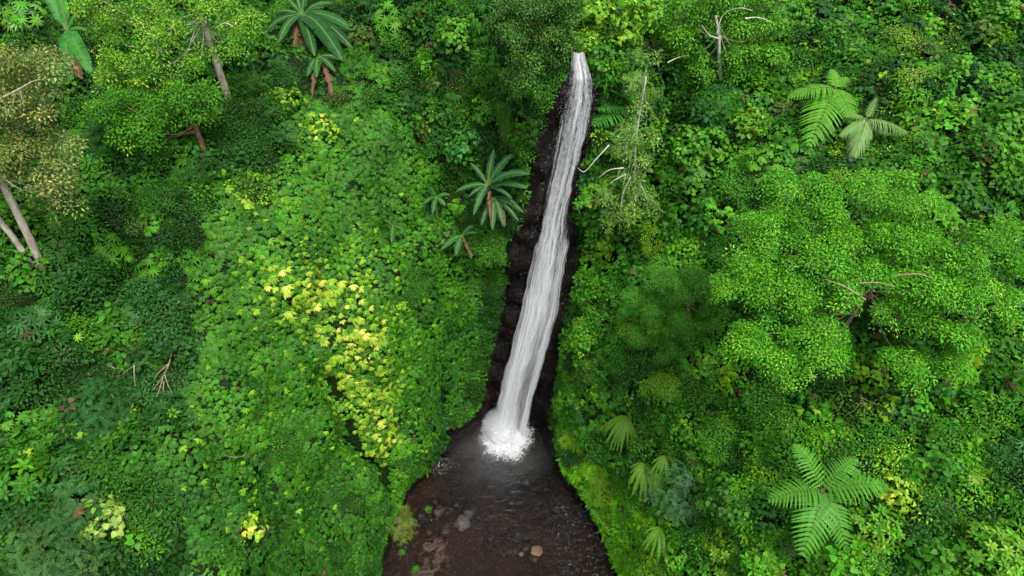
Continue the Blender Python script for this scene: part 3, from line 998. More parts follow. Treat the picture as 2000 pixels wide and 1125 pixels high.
# ------------------------------------------------------------------ the green cover of the gorge walls
DARK, MID, BRI, LIM, YEL, PAL = (.018, .084, .009), (.035, .153, .009), (.063, .228, .011), (.13, .31, .014), (.26, .40, .022), (.62, .62, .13)
OLV, BLU = (.06, .12, .018), (.028, .12, .020)
ZONES = [   # polygon on the photograph, spray kinds, colours, dome height, dome radius, spray size
    ('wall', [(800, 430), (960, 436), (994, 480), (972, 640), (946, 790), (872, 836), (800, 940), (788, 600)], [('fan', 4), ('small', 1), ('trio', .6)], [(MID, 4), (DARK, 1.6), (BRI, 1.6)], .22, 1.0, .52),
    ('darkbush', [(445, 190), (540, 235), (600, 330), (560, 360), (450, 335), (410, 260)], [('small', 4), ('heart', 1)], [(DARK, 4), (MID, 2)], .6, .9, .8),
    ('creeper_low', [(300, 800), (560, 800), (700, 930), (745, 1000), (735, 1130), (430, 1130), (330, 1000), (290, 880)], [('fan', 6), ('trio', 1), ('heart', .6), ('small', .8)], [(MID, 5), (DARK, 3), (BRI, 1.6)], .3, 1.0, .62),
    ('creeper', [(400, 480), (440, 330), (540, 215), (720, 190), (860, 330), (860, 470), (800, 600), (800, 935), (750, 1000), (735, 1130), (430, 1130), (330, 1000), (290, 880), (350, 800), (400, 650)],
     [('fan', 9), ('trio', .6)], [(MID, 5), (BRI, 2.6), (DARK, 1.6)], .16, 1.1, .60),
    ('moss', [(1062, 840), (1100, 830), (1190, 900), (1260, 1000), (1295, 1130), (1205, 1130)], [('heart', 3), ('frond', 2), ('trio', 2)], [((.09, .29, .010), 4), (LIM, 2.5), (BRI, 1.5)], .35, .8, .66),
    ('bank', [(735, 1000), (790, 930), (800, 950), (770, 1040), (750, 1130), (640, 1130), (650, 1040)], [('heart', 3), ('trio', 2), ('frond', 1)], [(MID, 4), (BRI, 3)], .25, .7, .55),
    ('topmid', [(540, 100), (1000, 0), (1125, 0), (1112, 130), (1060, 265), (1035, 400), (960, 436), (860, 430), (860, 330), (720, 190), (540, 215)], [('small', 5), ('heart', 2), ('tiny', .5), ('fan', 2.2), ('feather', .4)], [(MID, 4), (DARK, 3), (BRI, 1.2), (OLV, .6)], .6, .9, .85),
    ('leftdark', [(0, 480), (420, 440), (400, 650), (350, 800), (290, 880), (0, 700)], [('small', 5), ('heart', 2.5), ('star', 1.2), ('tiny', .5), ('lance', .6)], [(DARK, 5), (MID, 3), (BLU, 1.5), (BRI, .6)], .75, .95, .9),
    ('leftlow', [(0, 680), (160, 660), (290, 880), (330, 1000), (430, 1130), (0, 1130)], [('lance', 2.5), ('fan', 1.5), ('heart', 2), ('small', 3), ('feather', .6)], [(MID, 4), (DARK, 4), (BLU, 1), (BRI, .5)], .6, 1.0, .95),
    ('lefttop', [(0, 0), (540, 0), (540, 215), (440, 330), (420, 440), (0, 480)], [('small', 5), ('tiny', .5), ('heart', 2), ('fan', 1.2), ('feather', .5)], [(DARK, 3), (MID, 4), (BRI, 1)], .7, 1.0, .9),
    ('fallright', [(1070, 420), (1150, 330), (1420, 430), (1450, 720), (1270, 800), (1180, 890), (1100, 840), (1062, 840)], [('small', 2), ('heart', 3), ('trio', 2.5), ('fan', 1.2), ('star', .6)], [(MID, 5), (BRI, 3), (DARK, 1), (LIM, .5)], .7, .95, .72),
    ('righttop', [(1140, 0), (2000, 0), (2000, 480), (1420, 440), (1150, 330), (1170, 180)], [('heart', 5), ('small', 3), ('trio', 1)], [(DARK, 3), (MID, 4.5), (BRI, 2), (OLV, .6), (LIM, .45)], .75, .8, .85),
    ('rightlow', [(1180, 890), (1270, 800), (1450, 720), (2000, 700), (2000, 1130), (1295, 1130)], [('heart', 3), ('small', 4), ('trio', 1), ('lance', .5)], [(MID, 4), (BRI, 3), (DARK, 1.5), (LIM, .9)], .75, .85, .85),
    ('rightmid', [(1420, 430), (2000, 400), (2000, 720), (1450, 730)], [('heart', 3), ('small', 3)], [(DARK, 4), (MID, 3)], .6, .8, .85),
]
# hollows in the cover round the ferns and banana plants that stand in it
EXCL = [(140, 80, 85), (600, 50, 100), (630, 145, 55), (955, 370, 85), (985, 410, 60), (852, 388, 36), (895, 470, 50), (768, 448, 32), (1595, 200, 80), (1620, 240, 60), (1700, 250, 85), (1195, 220, 60), (1195, 290, 50),
        (1605, 975, 95), (1670, 955, 60), (1210, 845, 50), (1262, 945, 55), (1280, 1065, 50), (1297, 920, 40), (318, 730, 45), (250, 725, 36), (1680, 795, 50), (1430, 110, 40)]
# sample the wall by area
a_ = G[:-1, :-1]; b_ = G[1:, :-1]; c_ = G[:-1, 1:]
area = np.linalg.norm(np.cross(b_ - a_, c_ - a_), axis=-1)
cen = (G[:-1, :-1] + G[1:, 1:]) / 2
pc = project(cen.reshape(-1, 3)).reshape(NS - 1, NH - 1, 3)
MARG = 290
seen = (pc[..., 2] > 3) & (pc[..., 0] > -MARG) & (pc[..., 0] < 2000 + MARG) & (pc[..., 1] > -MARG * .7) & (pc[..., 1] < 1125 + MARG) & (cen[..., 2] > .1)
prob = (area * seen).ravel()
TOT = prob.sum()
prob = prob / TOT


def sample(n):
    k = R.choice(len(prob), n, p=prob)
    i, j = np.divmod(k, NH - 1)
    s_, t_ = R.random(n)[:, None], R.random(n)[:, None]
    P = (G[i, j] * (1 - s_) + G[i + 1, j] * s_) * (1 - t_) + (G[i, j + 1] * (1 - s_) + G[i + 1, j + 1] * s_) * t_
    return P, GN_[i, j]


def zone_of(q):
    z = np.full(len(q), -1)
    x = np.clip(q[:, 0], 1, 1999); y = np.clip(q[:, 1], 1, 1124)
    for k, zz in enumerate(ZONES):
        m = (z < 0) & in_poly(x, y, zz[1])
        z[m] = k
    z[z < 0] = np.where(x[z < 0] < 1100, [z_[0] for z_ in ZONES].index('leftdark'), [z_[0] for z_ in ZONES].index('rightlow'))
    return z


NSEED = int(TOT / 1.5)
SPt, SNm = sample(NSEED)
sq = project(SPt)
sq[:, :2] += R.normal(0, 22, (NSEED, 2))
sz_ = zone_of(sq)


def pick(lst, n):
    w = np.array([a[1] for a in lst], float)
    return R.choice(len(lst), n, p=w / w.sum())


seed_kind = np.empty(NSEED, object); seed_col = np.zeros((NSEED, 3)); seed_amp = np.zeros(NSEED); seed_rad = np.zeros(NSEED); seed_scl = np.zeros(NSEED)
for k, (nm, poly, kinds, cols, amp_, rad_, scl_) in enumerate(ZONES):
    m = np.where(sz_ == k)[0]
    if not len(m): continue
    pk = pick(kinds, len(m)); pcx = pick(cols, len(m))
    for q_, i in enumerate(m):
        seed_kind[i] = kinds[pk[q_]][0]
        seed_col[i] = np.array(cols[pcx[q_]][0])
    seed_amp[m] = amp_ * (.4 + 1.5 * R.random(len(m)) ** 1.5); seed_rad[m] = rad_ * R.uniform(.85, 1.3, len(m)); seed_scl[m] = scl_ * R.uniform(.8, 1.2, len(m))
    if nm in ('creeper', 'creeper_low', 'wall'):      # one sheet of the same plant: only faint patches
        mean = seed_col[m].mean(0); seed_col[m] = seed_col[m] * .45 + mean * .55
seed_col *= R.uniform(.8, 1.2, (NSEED, 1))
# leaf colour scaled per zone: darker on the left slopes, brighter on the right
seed_col *= np.array([{'creeper': 1.0, 'creeper_low': .95, 'wall': 1.0, 'leftdark': .88, 'leftlow': .88, 'lefttop': .88, 'darkbush': .9, 'topmid': .9, 'rightlow': 1.12, 'fallright': 1.2, 'righttop': 1.05, 'moss': 1.2}.get(z_[0], 1.0) for z_ in ZONES])[sz_][:, None]
kd = KDTree(NSEED)
for i, p in enumerate(SPt): kd.insert(Vector(p), i)
kd.balance()

NP = int(TOT * 50)
P, Nn = sample(NP)
q = project(P)
keep = ~in_poly(q[:, 0], q[:, 1], BARE)
fine_ = np.isin(zone_of(q), [i for i, z_ in enumerate(ZONES) if z_[0].startswith(('creeper', 'wall', 'moss'))])
keep &= fine_ | (R.random(NP) < .62)
vw = C0 - P
keep &= (Nn * vw).sum(1) / np.linalg.norm(vw, axis=1) > -.25
keep &= ~((P[:, 2] < .5) & (R.random(NP) < .5))
for line, wpx, dep in CREASES:
    keep &= seg_dist(q[:, 0], q[:, 1], line) > wpx * .8 * R.uniform(.6, 1.2, NP)
P, Nn, q = P[keep], Nn[keep], q[keep]
NP = len(P)
flatten = np.ones(NP)
for ex_x, ex_y, ex_r in EXCL:
    dd_ = np.hypot(q[:, 0] - ex_x, q[:, 1] - ex_y) / ex_r
    flatten = np.minimum(flatten, np.clip((dd_ - .75) / .35, 0, 1))
ns = np.array([kd.find(Vector(p))[1:] for p in P + R.normal(0, .12, P.shape)])
si = ns[:, 0].astype(int); sdist = ns[:, 1]
dome = np.clip(1 - (sdist / seed_rad[si]) ** 2, 0, 1) * seed_amp[si]
UP = np.array([0, 0, 1.0])
grow = Nn * .75 + UP * .25
depth = R.random(NP) ** 2 * .38
P = P + grow * (dome * flatten - .1 * (1 - flatten) - depth * np.where(seed_amp[si] < .4, .5, 1.0) + .12)[:, None]
kinds_p = seed_kind[si].copy()
sw = R.random(NP) < .06
kinds_p[sw] = R.choice(['small', 'heart'], sw.sum())
colp = seed_col[si] * R.uniform(.72, 1.3, (NP, 1)) * np.stack([R.uniform(.75, 1.35, NP), np.ones(NP), R.uniform(.7, 1.3, NP)], -1)
zp = sz_[si]
zname = np.array([z[0] for z in ZONES])[zp]
# sunny yellow young leaves of the creeper
YG = [(635, 585, 110, 65, .36), (690, 670, 62, 80, .60), (738, 830, 38, 80, .55), (550, 550, 70, 50, .26), (490, 385, 65, 32, .38), (640, 255, 60, 30, .10), (560, 205, 30, 30, .15), (475, 1030, 30, 50, .18),
      (700, 790, 35, 45, .4), (420, 900, 200, 160, .025), (830, 245, 25, 35, .15), (620, 700, 220, 220, .03), (1180, 760, 120, 120, .05), (1800, 150, 140, 120, .08), (1500, 780, 200, 160, .07), (1850, 1050, 160, 90, .07)]
py_ = np.zeros(NP)
for gx, gy, sx, sy, a in YG: py_ += a * np.exp(-((q[:, 0] - gx) / sx) ** 2 - ((q[:, 1] - gy) / sy) ** 2)
clump = np.array([noise.noise(Vector((p[0] * 1.6, p[1] * 1.6, p[2] * 1.6))) for p in P])
yl = (R.random(NP) < np.clip(py_ * .85 * (1 + 1.6 * clump), 0, .8)) & (depth < .16)
t3 = (R.random(NP) ** 1.5 * np.clip(py_ * 1.8, .35, 1.1))[:, None]
ycol = np.where(t3 < .5, np.array(LIM) + (np.array(YEL) - np.array(LIM)) * t3 / .5, np.array(YEL) + (np.array(PAL) - np.array(YEL)) * np.clip((t3 - .5) / .6, 0, 1) ** 1.5)
colp[yl] = ycol[yl] * R.uniform(.8, 1.15, (yl.sum(), 1))
tint = np.clip(py_ * .8 - .06, 0, .3)[:, None]
colp = np.where(yl[:, None], colp, colp * (1 - tint) + np.array([.10, .25, .018]) * tint)
dead = (R.random(NP) < np.where(seed_amp[si] > .45, .022, .003)) & ~yl
colp[dead] = np.array([.085, .066, .022]) * R.uniform(.4, 1.3, (dead.sum(), 1))
P = P + Nn * np.where(yl, .06, 0)[:, None]
qf = project(P)
ok_ = ~in_poly(qf[:, 0], qf[:, 1], BARE)
# orientation: hanging kinds point downhill, the others open outward and up
down = -UP - (Nn @ (-UP))[:, None] * Nn
hang = np.isin(kinds_p, list(HANG))
rnd = R.normal(0, 1, (NP, 3))
zax = np.where(hang[:, None], Nn * .9 + UP * .45 + rnd * .22, Nn * .6 + UP * .65 + rnd * .38)
xh = np.where(hang[:, None], down + rnd[:, ::-1] * .38, R.normal(0, 1, (NP, 3)))
M3 = frames(zax, xh)
sclp = seed_scl[si] * R.uniform(.75, 1.25, NP) * 1.16
idxp = np.array([KEYS.index(k) for k in kinds_p]) * VAR + R.integers(0, VAR, NP)
COVER = [
    ('creeper_foliage', np.isin(zname, ['creeper', 'creeper_low']), 'sheet of drooping green and yellow creeper leaves covering the left wall', 'creeper'),
    ('wall_foliage', zname == 'wall', 'dense even green leaf curtain on the buttress left of the waterfall', 'creeper'),
    ('moss', np.isin(zname, ['moss', 'bank']), 'bright green moss and small ferns on the wet foot of the walls', 'moss'),
    ('clifftop_undergrowth', np.isin(zname, ['topmid', 'lefttop', 'darkbush']), 'mixed green undergrowth on the upper slope left of the waterfall', 'undergrowth'),
    ('shaded_undergrowth', np.isin(zname, ['leftdark', 'leftlow']), 'dark tangled undergrowth on the slope along the left side', 'undergrowth'),
    ('bank_undergrowth', zname == 'fallright', 'fine dense green growth on the wall right of the waterfall', 'undergrowth'),
    ('slope_undergrowth', np.isin(zname, ['righttop', 'rightmid']), 'dark glossy heart-leaved undergrowth high on the right slope', 'undergrowth'),
    ('hillside_undergrowth', zname == 'rightlow', 'yellow-green leafy undergrowth low on the right slope', 'undergrowth'),
]
cov = {}
for nm, m, lab, cat in COVER:
    m = m & ok_
    cov[nm] = cover(nm, P[m], M3[m], sclp[m], colp[m], idxp[m], lab, cat)
print('cover sprays', NP, 'area', TOT)
# the brightest, largest creeper leaves stand out one by one
yi = np.where(yl & (zname == 'creeper') & (depth < .06) & (py_ > .3) & (q[:, 0] > 480) & (q[:, 0] < 800))[0]
yi = yi[np.argsort(-colp[yi].sum(1))][:290]
leaf_me = []
for v in range(6):
    cl_ = np.array([(.28, .41, .025), (.50, .54, .09), (.22, .38, .022), (.16, .33, .018), (.36, .46, .05), (.12, .30, .015)][v])
    a, f, l = ARCH['fan'][v % VAR]
    me = np_mesh('leaf', a, f, {'col': ('FLOAT_COLOR', rgba(cl_[None] * l[:, None]))}, smooth=True); me.materials.append(M_LEAF); leaf_me.append(me)
for n, i in enumerate(yi):
    o = bpy.data.objects.new('leaf', leaf_me[n % 6]); COL.objects.link(o)
    Mx = Matrix(M3[i]).to_4x4(); Mx.translation = Vector(P[i] + Nn[i] * .10)
    o.matrix_world = Mx @ Matrix.Scale(sclp[i] * 1.3, 4)
    o.parent = cov['creeper_foliage']
# ------------------------------------------------------------------ builders for single plants
def lerp_col(cols, n):
    ci = pick(cols, n)
    return np.array([c[0] for c in cols])[ci] * R.uniform(.75, 1.28, (n, 1)) * np.stack([R.uniform(.8, 1.25, n), np.ones(n), R.uniform(.75, 1.25, n)], -1)


def curve_pts(pts, n=None):
    pts = np.asarray(pts, float)
    if len(pts) < 3: 
        t = np.linspace(0, 1, n or 6)[:, None]
        return pts[0] * (1 - t) + pts[-1] * t
    ext = np.vstack([2 * pts[0] - pts[1], pts, 2 * pts[-1] - pts[-2]])
    out = []
    for i in range(len(pts) - 1):
        p0, p1, p2, p3 = ext[i:i + 4]
        for t in np.linspace(0, 1, 6, endpoint=False):
            out.append(.5 * ((2 * p1) + (-p0 + p2) * t + (2 * p0 - 5 * p1 + 4 * p2 - p3) * t ** 2 + (-p0 + 3 * p1 - 3 * p2 + p3) * t ** 3))
    out.append(pts[-1])
    return np.array(out)


def tube(pts, r0, r1, sides=7, wob=.06):
    pts = np.asarray(pts, float); n = len(pts)
    tg = np.gradient(pts, axis=0); tg /= np.linalg.norm(tg, axis=1, keepdims=True) + 1e-9
    ref = np.array([.3, .9, .2]); V = []
    for i in range(n):
        a = np.cross(tg[i], ref); a /= np.linalg.norm(a) + 1e-9; b = np.cross(tg[i], a)
        r = (r0 + (r1 - r0) * i / (n - 1)) * (1 + wob * math.sin(i * 2.3))
        for k in range(sides):
            th = 2 * PI * k / sides
            V.append(pts[i] + (a * math.cos(th) + b * math.sin(th)) * r)
    F = [(i * sides + k, i * sides + (k + 1) % sides, (i + 1) * sides + (k + 1) % sides, (i + 1) * sides + k) for i in range(n - 1) for k in range(sides)]
    V.append(pts[-1]); V = np.array(V)
    cap = [(F_[0], F_[1], len(V) - 1) for F_ in [((n - 1) * sides + k, (n - 1) * sides + (k + 1) % sides) for k in range(sides)]]
    return V, [np.array(F), np.array(cap)]


def tube_obj(name, pts, r0, r1, mat, parent, sides=7):
    V, F = tube(pts, r0, r1, sides)
    return mesh_obj(name, np_mesh(name, V, F, smooth=True), mat, parent)


def nrm(v):
    v = np.asarray(v, float)
    return v / (np.linalg.norm(v, axis=-1, keepdims=True) + 1e-9)


def foliage_obj(name, Pp, axis_out, scl, cols, kind, parent, hang_=False, mat=None, up=.5):
    n = len(Pp)
    kinds = np.array([kind] * n) if isinstance(kind, str) else R.choice(kind, n)
    rnd_ = R.normal(0, 1, (n, 3))
    z = axis_out * .75 + UP * up + rnd_ * .3
    xh_ = (-UP + rnd_ * .5) if hang_ else rnd_[:, ::-1]
    V, F, Cc = bake(Pp, frames(z, xh_), scl * R.uniform(.75, 1.25, n), lerp_col(cols, n), kinds)
    o = mesh_obj(name, np_mesh(name, V, F, {'col': ('FLOAT_COLOR', rgba(Cc))}, smooth=True), mat or M_LEAF, parent)
    return o


def shrub(label, px, py, rpx, kind, cols, scl=1.0, name='shrub', cat='shrub', group=None, flat=.7, dens=13.0, lift=.35, sx=1.0, sy=1.0, hang_=False):
    p, nn = hit(px, py)
    r = rpx * project(p)[2] / FPX
    ax = nrm(nn * .55 + UP * .6)
    root = empty(name, tuple(p)); tag(root, label, cat, group)
    n = max(14, int(dens * r * r * 4 / scl ** 1.5))
    d = nrm(R.normal(0, 1, (n, 3)))
    d = np.where((d @ ax)[:, None] < -.15, d - 2 * (d @ ax)[:, None] * ax, d)
    seedv = Vector((px, py, 0))
    k = np.array([1 + .42 * noise.noise(Vector(v) * 1.8 + seedv) + .2 * noise.noise(Vector(v) * 5 + seedv) for v in d]) * (1 - .45 * R.random(n) ** 2)
    off = d * (r * k)[:, None]
    off = off - ax * ((off @ ax) * (1 - flat))[:, None]
    off = off + AX_X * ((off @ AX_X) * (sx - 1))[:, None] + UP * ((off @ UP) * (sy - 1))[:, None]
    c = p + ax * r * lift
    foliage_obj('foliage', c + off, d, scl, cols, kind, root, hang_)
    for q_ in range(3):
        tip = c + off[R.integers(0, n)] * .8
        tube_obj('stem', curve_pts([p - ax * .1, (p + tip) / 2 + R.normal(0, .08, 3) * r, tip]), .02 + .012 * r, .008, M_STEM, root, 5)
    return root


def frond_mesh(base, tip, arch, n_p=22, pl=.22, pw=.085, serr=True, col=(.05, .17, .016), ribc=(.10, .11, .03), vgap=.5, droop=.35, upv=UP):
    base, tip = np.asarray(base, float), np.asarray(tip, float)
    L = np.linalg.norm(tip - base)
    mid = (base + tip) / 2 + upv * arch * L
    B = lambda t: (1 - t) ** 2 * base + 2 * t * (1 - t) * mid + t * t * tip
    V = []; F = []; Cc = []

    def strip(pts, wd, side, c):
        i0 = len(V)
        for p_, w_ in zip(pts, wd):
            V.extend([p_ - side * w_, p_ + side * w_]); Cc.extend([c, c])
        for i in range(len(pts) - 1):
            F.append((i0 + 2 * i, i0 + 2 * i + 1, i0 + 2 * i + 3, i0 + 2 * i + 2))
    ts = np.linspace(0, 1, 14)
    sp = np.array([B(t) for t in ts])
    tan = nrm(np.gradient(sp, axis=0))
    side0 = nrm(np.cross(tan[6], upv))
    strip(sp + upv * .012, .022 * (1 - .8 * ts), side0, np.array(ribc))
    for i in range(n_p):
        t = .06 + .94 * (i + .5) / n_p
        c0 = B(t); tg = nrm(B(min(1, t + .01)) - B(t - .01)); up_ = nrm(np.cross(nrm(np.cross(tg, upv)), tg))
        sd0 = nrm(np.cross(tg, upv))
        ln = L * pl * (min(1, (t + .08) / .28) ** .8) * (1 - t ** 2.2) ** .75 + .03
        for sgn in (-1, 1):
            a = vgap + .25 * t + R.normal(0, .05)
            dr = nrm(sd0 * sgn * math.cos(a) + tg * math.sin(a) + up_ * .15)
            ns_ = 7 if serr else 4
            q_ = np.linspace(0, 1, ns_)
            pts = [c0 + dr * ln * x - UP * droop * ln * x * x for x in q_]
            wd = [pw * L * .5 * (1 - x ** 2.4) * (1.12 if (serr and j % 2) else .78) + .002 for j, x in enumerate(q_)]
            strip(pts, wd, nrm(np.cross(dr, up_)), np.array(col) * R.uniform(.82, 1.18))
    return np.array(V), np.array(F), np.array(Cc)


def blade_obj(name, parent, V, F, Cc, rib, mat, smooth=False):
    """a leaf blade with its midrib as a sub-part; rib marks the midrib's vertices"""
    fr = rib[F[:, 0]]
    out_ = None
    for m, nm in ((~rib, name), (rib, 'midrib')):
        remap = np.cumsum(m) - 1
        me = np_mesh(nm, V[m], remap[F[fr if nm == 'midrib' else ~fr]], {'col': ('FLOAT_COLOR', rgba(Cc[m]))}, smooth=smooth)
        if out_ is None:
            out_ = mesh_obj(nm, me, mat, parent)
        else:
            o = bpy.data.objects.new(nm, me); me.materials.append(mat); COL.objects.link(o); o.parent = out_
    return out_


def frond_obj(name, parent, *a, mat=None, **k):
    V, F, Cc = frond_mesh(*a, **k)
    return blade_obj(name, parent, V, F, Cc, np.arange(len(V)) < 28, mat or M_LEAF)


def clear_depth(px, py, d, clear=.7):
    """keep a leaf tip clear of the cover on the wall behind it"""
    return max(d - 1.8, min(d, project(hit(px, py)[0])[2] - clear))


def fern(label, cx, cy, tips, name='tree_fern', cat='fern', lift=.9, col=(.05, .18, .016), trunk=True, group=None, fwd=0.0, arch=.16, **kw):
    p, nn = hit(cx, cy)
    root = empty(name, tuple(p)); tag(root, label, cat, group)
    c = p + nrm(nn * .5 + UP) * lift
    # keep the crown on the line of sight that was read off the photograph
    c = at_depth(cx, cy, project(c)[2])
    base = BVH.find_nearest(Vector(c - UP * lift))[0]
    root.location = base
    if trunk: tube_obj('trunk', curve_pts([np.array(base) - UP * .2, (np.array(base) + c) / 2 + np.array([.05, 0, 0]), c]), .11, .08, M_BARK, root, 8)
    for i, tp in enumerate(tips):
        dd = tp[2] if len(tp) > 2 else -.1 - .004 * max(0, tp[1] - cy)
        tip = at_depth(tp[0], tp[1], clear_depth(tp[0], tp[1], project(c)[2] + dd))
        frond_obj('frond', root, c, tip, arch, col=np.array(col) * R.uniform(.85, 1.2), **kw)
    return root


def banana_leaf(base, tip, arch, wd, col, tear=.25):
    base, tip = np.asarray(base, float), np.asarray(tip, float)
    L = np.linalg.norm(tip - base); mid = (base + tip) / 2 + UP * arch * L
    B = lambda t: (1 - t) ** 2 * base + 2 * t * (1 - t) * mid + t * t * tip
    V = []; F = []; Cc = []; n = 22
    view_up = nrm(UP * .8 - AX_F * .5)
    for sgn in (-1, 1):
        shift = 0.0
        for i in range(n):
            t0, t1 = .12 + .88 * i / n, .12 + .88 * (i + 1) / n
            if R.random() < tear: shift = R.uniform(-.35, .05)
            row = []
            for t in (t0, t1 - (.006 if R.random() < tear else 0)):
                tg = nrm(B(min(1, t + .02)) - B(t - .02)); sd_ = nrm(np.cross(tg, view_up)); up_ = nrm(np.cross(sd_, tg))
                x = (t - .12) / .88
                w_ = wd * L * .5 * min(1, (x / .12 + .25)) ** .6 * max(0, 1 - x ** 3.5) ** .6
                row.append([B(t), B(t) + sd_ * sgn * w_ * .55 + up_ * w_ * .18, B(t) + sd_ * sgn * w_ + up_ * w_ * (.05 + shift) + tg * w_ * .12])
            i0 = len(V)
            for r_ in row: V += r_
            c = np.array(col) * R.uniform(.85, 1.15)
            Cc += [c * 1.25, c, c * .95] * 2
            F += [(i0, i0 + 1, i0 + 4, i0 + 3), (i0 + 1, i0 + 2, i0 + 5, i0 + 4)]
    ts = np.linspace(0, 1, 12); i0 = len(V)
    for t in ts:
        tg = nrm(B(min(1, t + .02)) - B(max(0, t - .02))); sd_ = nrm(np.cross(tg, view_up)); up_ = nrm(np.cross(sd_, tg))
        w_ = (.035 * (1 - t) + .006) * max(L, .8)
        V += [B(t) - sd_ * w_ + up_ * .012, B(t) + sd_ * w_ + up_ * .012]; Cc += [np.array((.09, .17, .04))] * 2
    F += [(i0 + 2 * i, i0 + 2 * i + 1, i0 + 2 * i + 3, i0 + 2 * i + 2) for i in range(11)]
    return np.array(V), np.array(F), np.array(Cc)


def banana(label, cx, cy, tips, dry=(), col=(.022, .10, .020), lift=1.2, wd=.27, tear=.22, depth=None):
    p, nn = hit(cx, cy)
    c = p + nrm(nn * .5 + UP) * lift
    c = at_depth(cx, cy, project(c)[2])
    base = np.array(BVH.find_nearest(Vector(c - UP * lift * 1.2))[0])
    root = empty('banana_plant', tuple(base)); tag(root, label, 'banana plant')
    tube_obj('stem', curve_pts([base - UP * .2, (base + c) / 2, c]), .13, .06, M_STEM, root, 8)
    dC = project(c)[2]
    for i, tp in enumerate(tips):
        dd = tp[2] if len(tp) > 2 else -.15 - .008 * max(0, tp[1] - cy)
        V, F, Cc = banana_leaf(c, at_depth(tp[0], tp[1], clear_depth(tp[0], tp[1], dC + dd)), .26, wd, np.array(col) * R.uniform(.6, 1.15), tear)
        blade_obj('leaf', root, V, F, Cc, np.arange(len(V)) >= len(V) - 24, M_WAXY, True)
    for i, tp in enumerate(dry):
        tip = at_depth(tp[0], tp[1], dC - .25 - .06 * i - .010 * max(0, tp[1] - cy))
        st = at_depth(tp[2], tp[3], dC - .1 * i) if len(tp) > 3 else c
        V, F, Cc = banana_leaf(st, tip, .06, .13, np.array((.10, .064, .032)) * R.uniform(.6, 1.35), .95)
        V = V + np.array([noise.noise(Vector(v) * 5) for v in V])[:, None] * np.array([.10, .10, .06])
        Cc = np.clip(Cc * np.array([1, .95, .9]), 0, .5)
        Cc[-24:] = (.16, .10, .05)
        o = mesh_obj('dry_leaf', np_mesh('dry_leaf', V, F, {'col': ('FLOAT_COLOR', rgba(Cc))}), M_LEAF, root)
        o['label'] = 'dry brown hanging banana leaf'
    return root


def tree(label, base_px, lobes, kind, cols, bark, trunk_px, limbs=(), scl=.8, dens=20, name='broadleaf_tree', tr=.2, y0=None, slope=0.0, bare_limbs=(), flat=.7, extra=(), gaps=-.2, tiers=8, limb_k=.34):
    p, nn = hit(*base_px)
    yb = p[1] if y0 is None else y0
    root = empty(name, tuple(p)); tag(root, label, 'tree')
    tp = [p - UP * .3] + [at_y(a[0], a[1], yb + (a[2] if len(a) > 2 else 0)) for a in trunk_px]
    T = curve_pts(tp)
    tube_obj('trunk', T, tr, tr * .55, bark, root, 9)
    for ex_ in extra:
        q0 = hit(*ex_[0])[0]
        tube_obj('trunk', curve_pts([q0 - UP * .3] + [at_y(a[0], a[1], q0[1] + (a[2] if len(a) > 2 else 0)) for a in ex_[1:]]), tr * .85, tr * .5, bark, root, 9)
    top = T[-1]
    PP, DD = [], []
    for lb in lobes:
        px, py, rpx = lb[:3]
        dy = lb[3] if len(lb) > 3 else slope * (450 - py) / 100.0
        c = at_y(px, py, yb + dy)
        r = rpx * project(c)[2] / FPX
        # each lobe is a tier of smaller leaf cushions
        for q_ in range(tiers):
            ds = nrm(R.normal(0, 1, 3) + UP * .5)
            cs = c + ds * np.array([1, 1, flat]) * r * .72
            rs = r * R.uniform(.34, .56)
            n = int(4 * PI * rs * rs * dens * .8)
            d = nrm(R.normal(0, 1, (n, 3)) + UP * .45)
            k = np.array([1 + .30 * noise.noise(Vector(v) * 1.9 + Vector((px, py, q_))) for v in d]) * (1 - .5 * R.random(n) ** 2.5)
            o_ = d * (rs * k)[:, None]; o_[:, 2] *= flat
            keep_ = np.array([noise.noise(Vector(v) * 2.1) for v in cs + o_]) > gaps
            PP.append((cs + o_)[keep_]); DD.append(d[keep_])
        # limb out to the lobe
        st = T[int(len(T) * R.uniform(.55, .95))]
        m_ = (st + c) / 2 + np.array([R.normal(0, .15), R.normal(0, .15), -.12 * np.linalg.norm(c - st)])
        tube_obj('limb', curve_pts([st, m_, c + UP * r * .2]), tr * limb_k, min(.02, tr * limb_k * .5), bark, root, 6)
    foliage_obj('crown', np.concatenate(PP), np.concatenate(DD), scl, cols, kind, root, up=.6)
    for ln in limbs:
        tube_obj('branch', curve_pts([at_y(a[0], a[1], yb + (a[2] if len(a) > 2 else ln_dy)) for ln_dy in [-1.2] for a in ln]), .036, .010, bark, root, 6)
    return root


def dead_branch(label, lines, fwd=.7, r=.035, mat=None, name='dead_branch'):
    """lines of pixels; the branches lie on the leaf cover, fwd metres in front of the wall"""
    allp = []
    for ln in lines:
        pts = []
        for (px, py) in ln:
            h_, n_ = hit(px, py)
            pts.append(at_depth(px, py, project(h_)[2] - fwd))
        allp.append(pts)
    root = empty(name, tuple(allp[0][0])); tag(root, label, 'branch')
    for i, pts in enumerate(allp):
        tube_obj('twig' if i else 'branch', curve_pts(pts), r * (1 if i == 0 else .65), r * .25, mat or M_TWIG, root, 6)
    return root


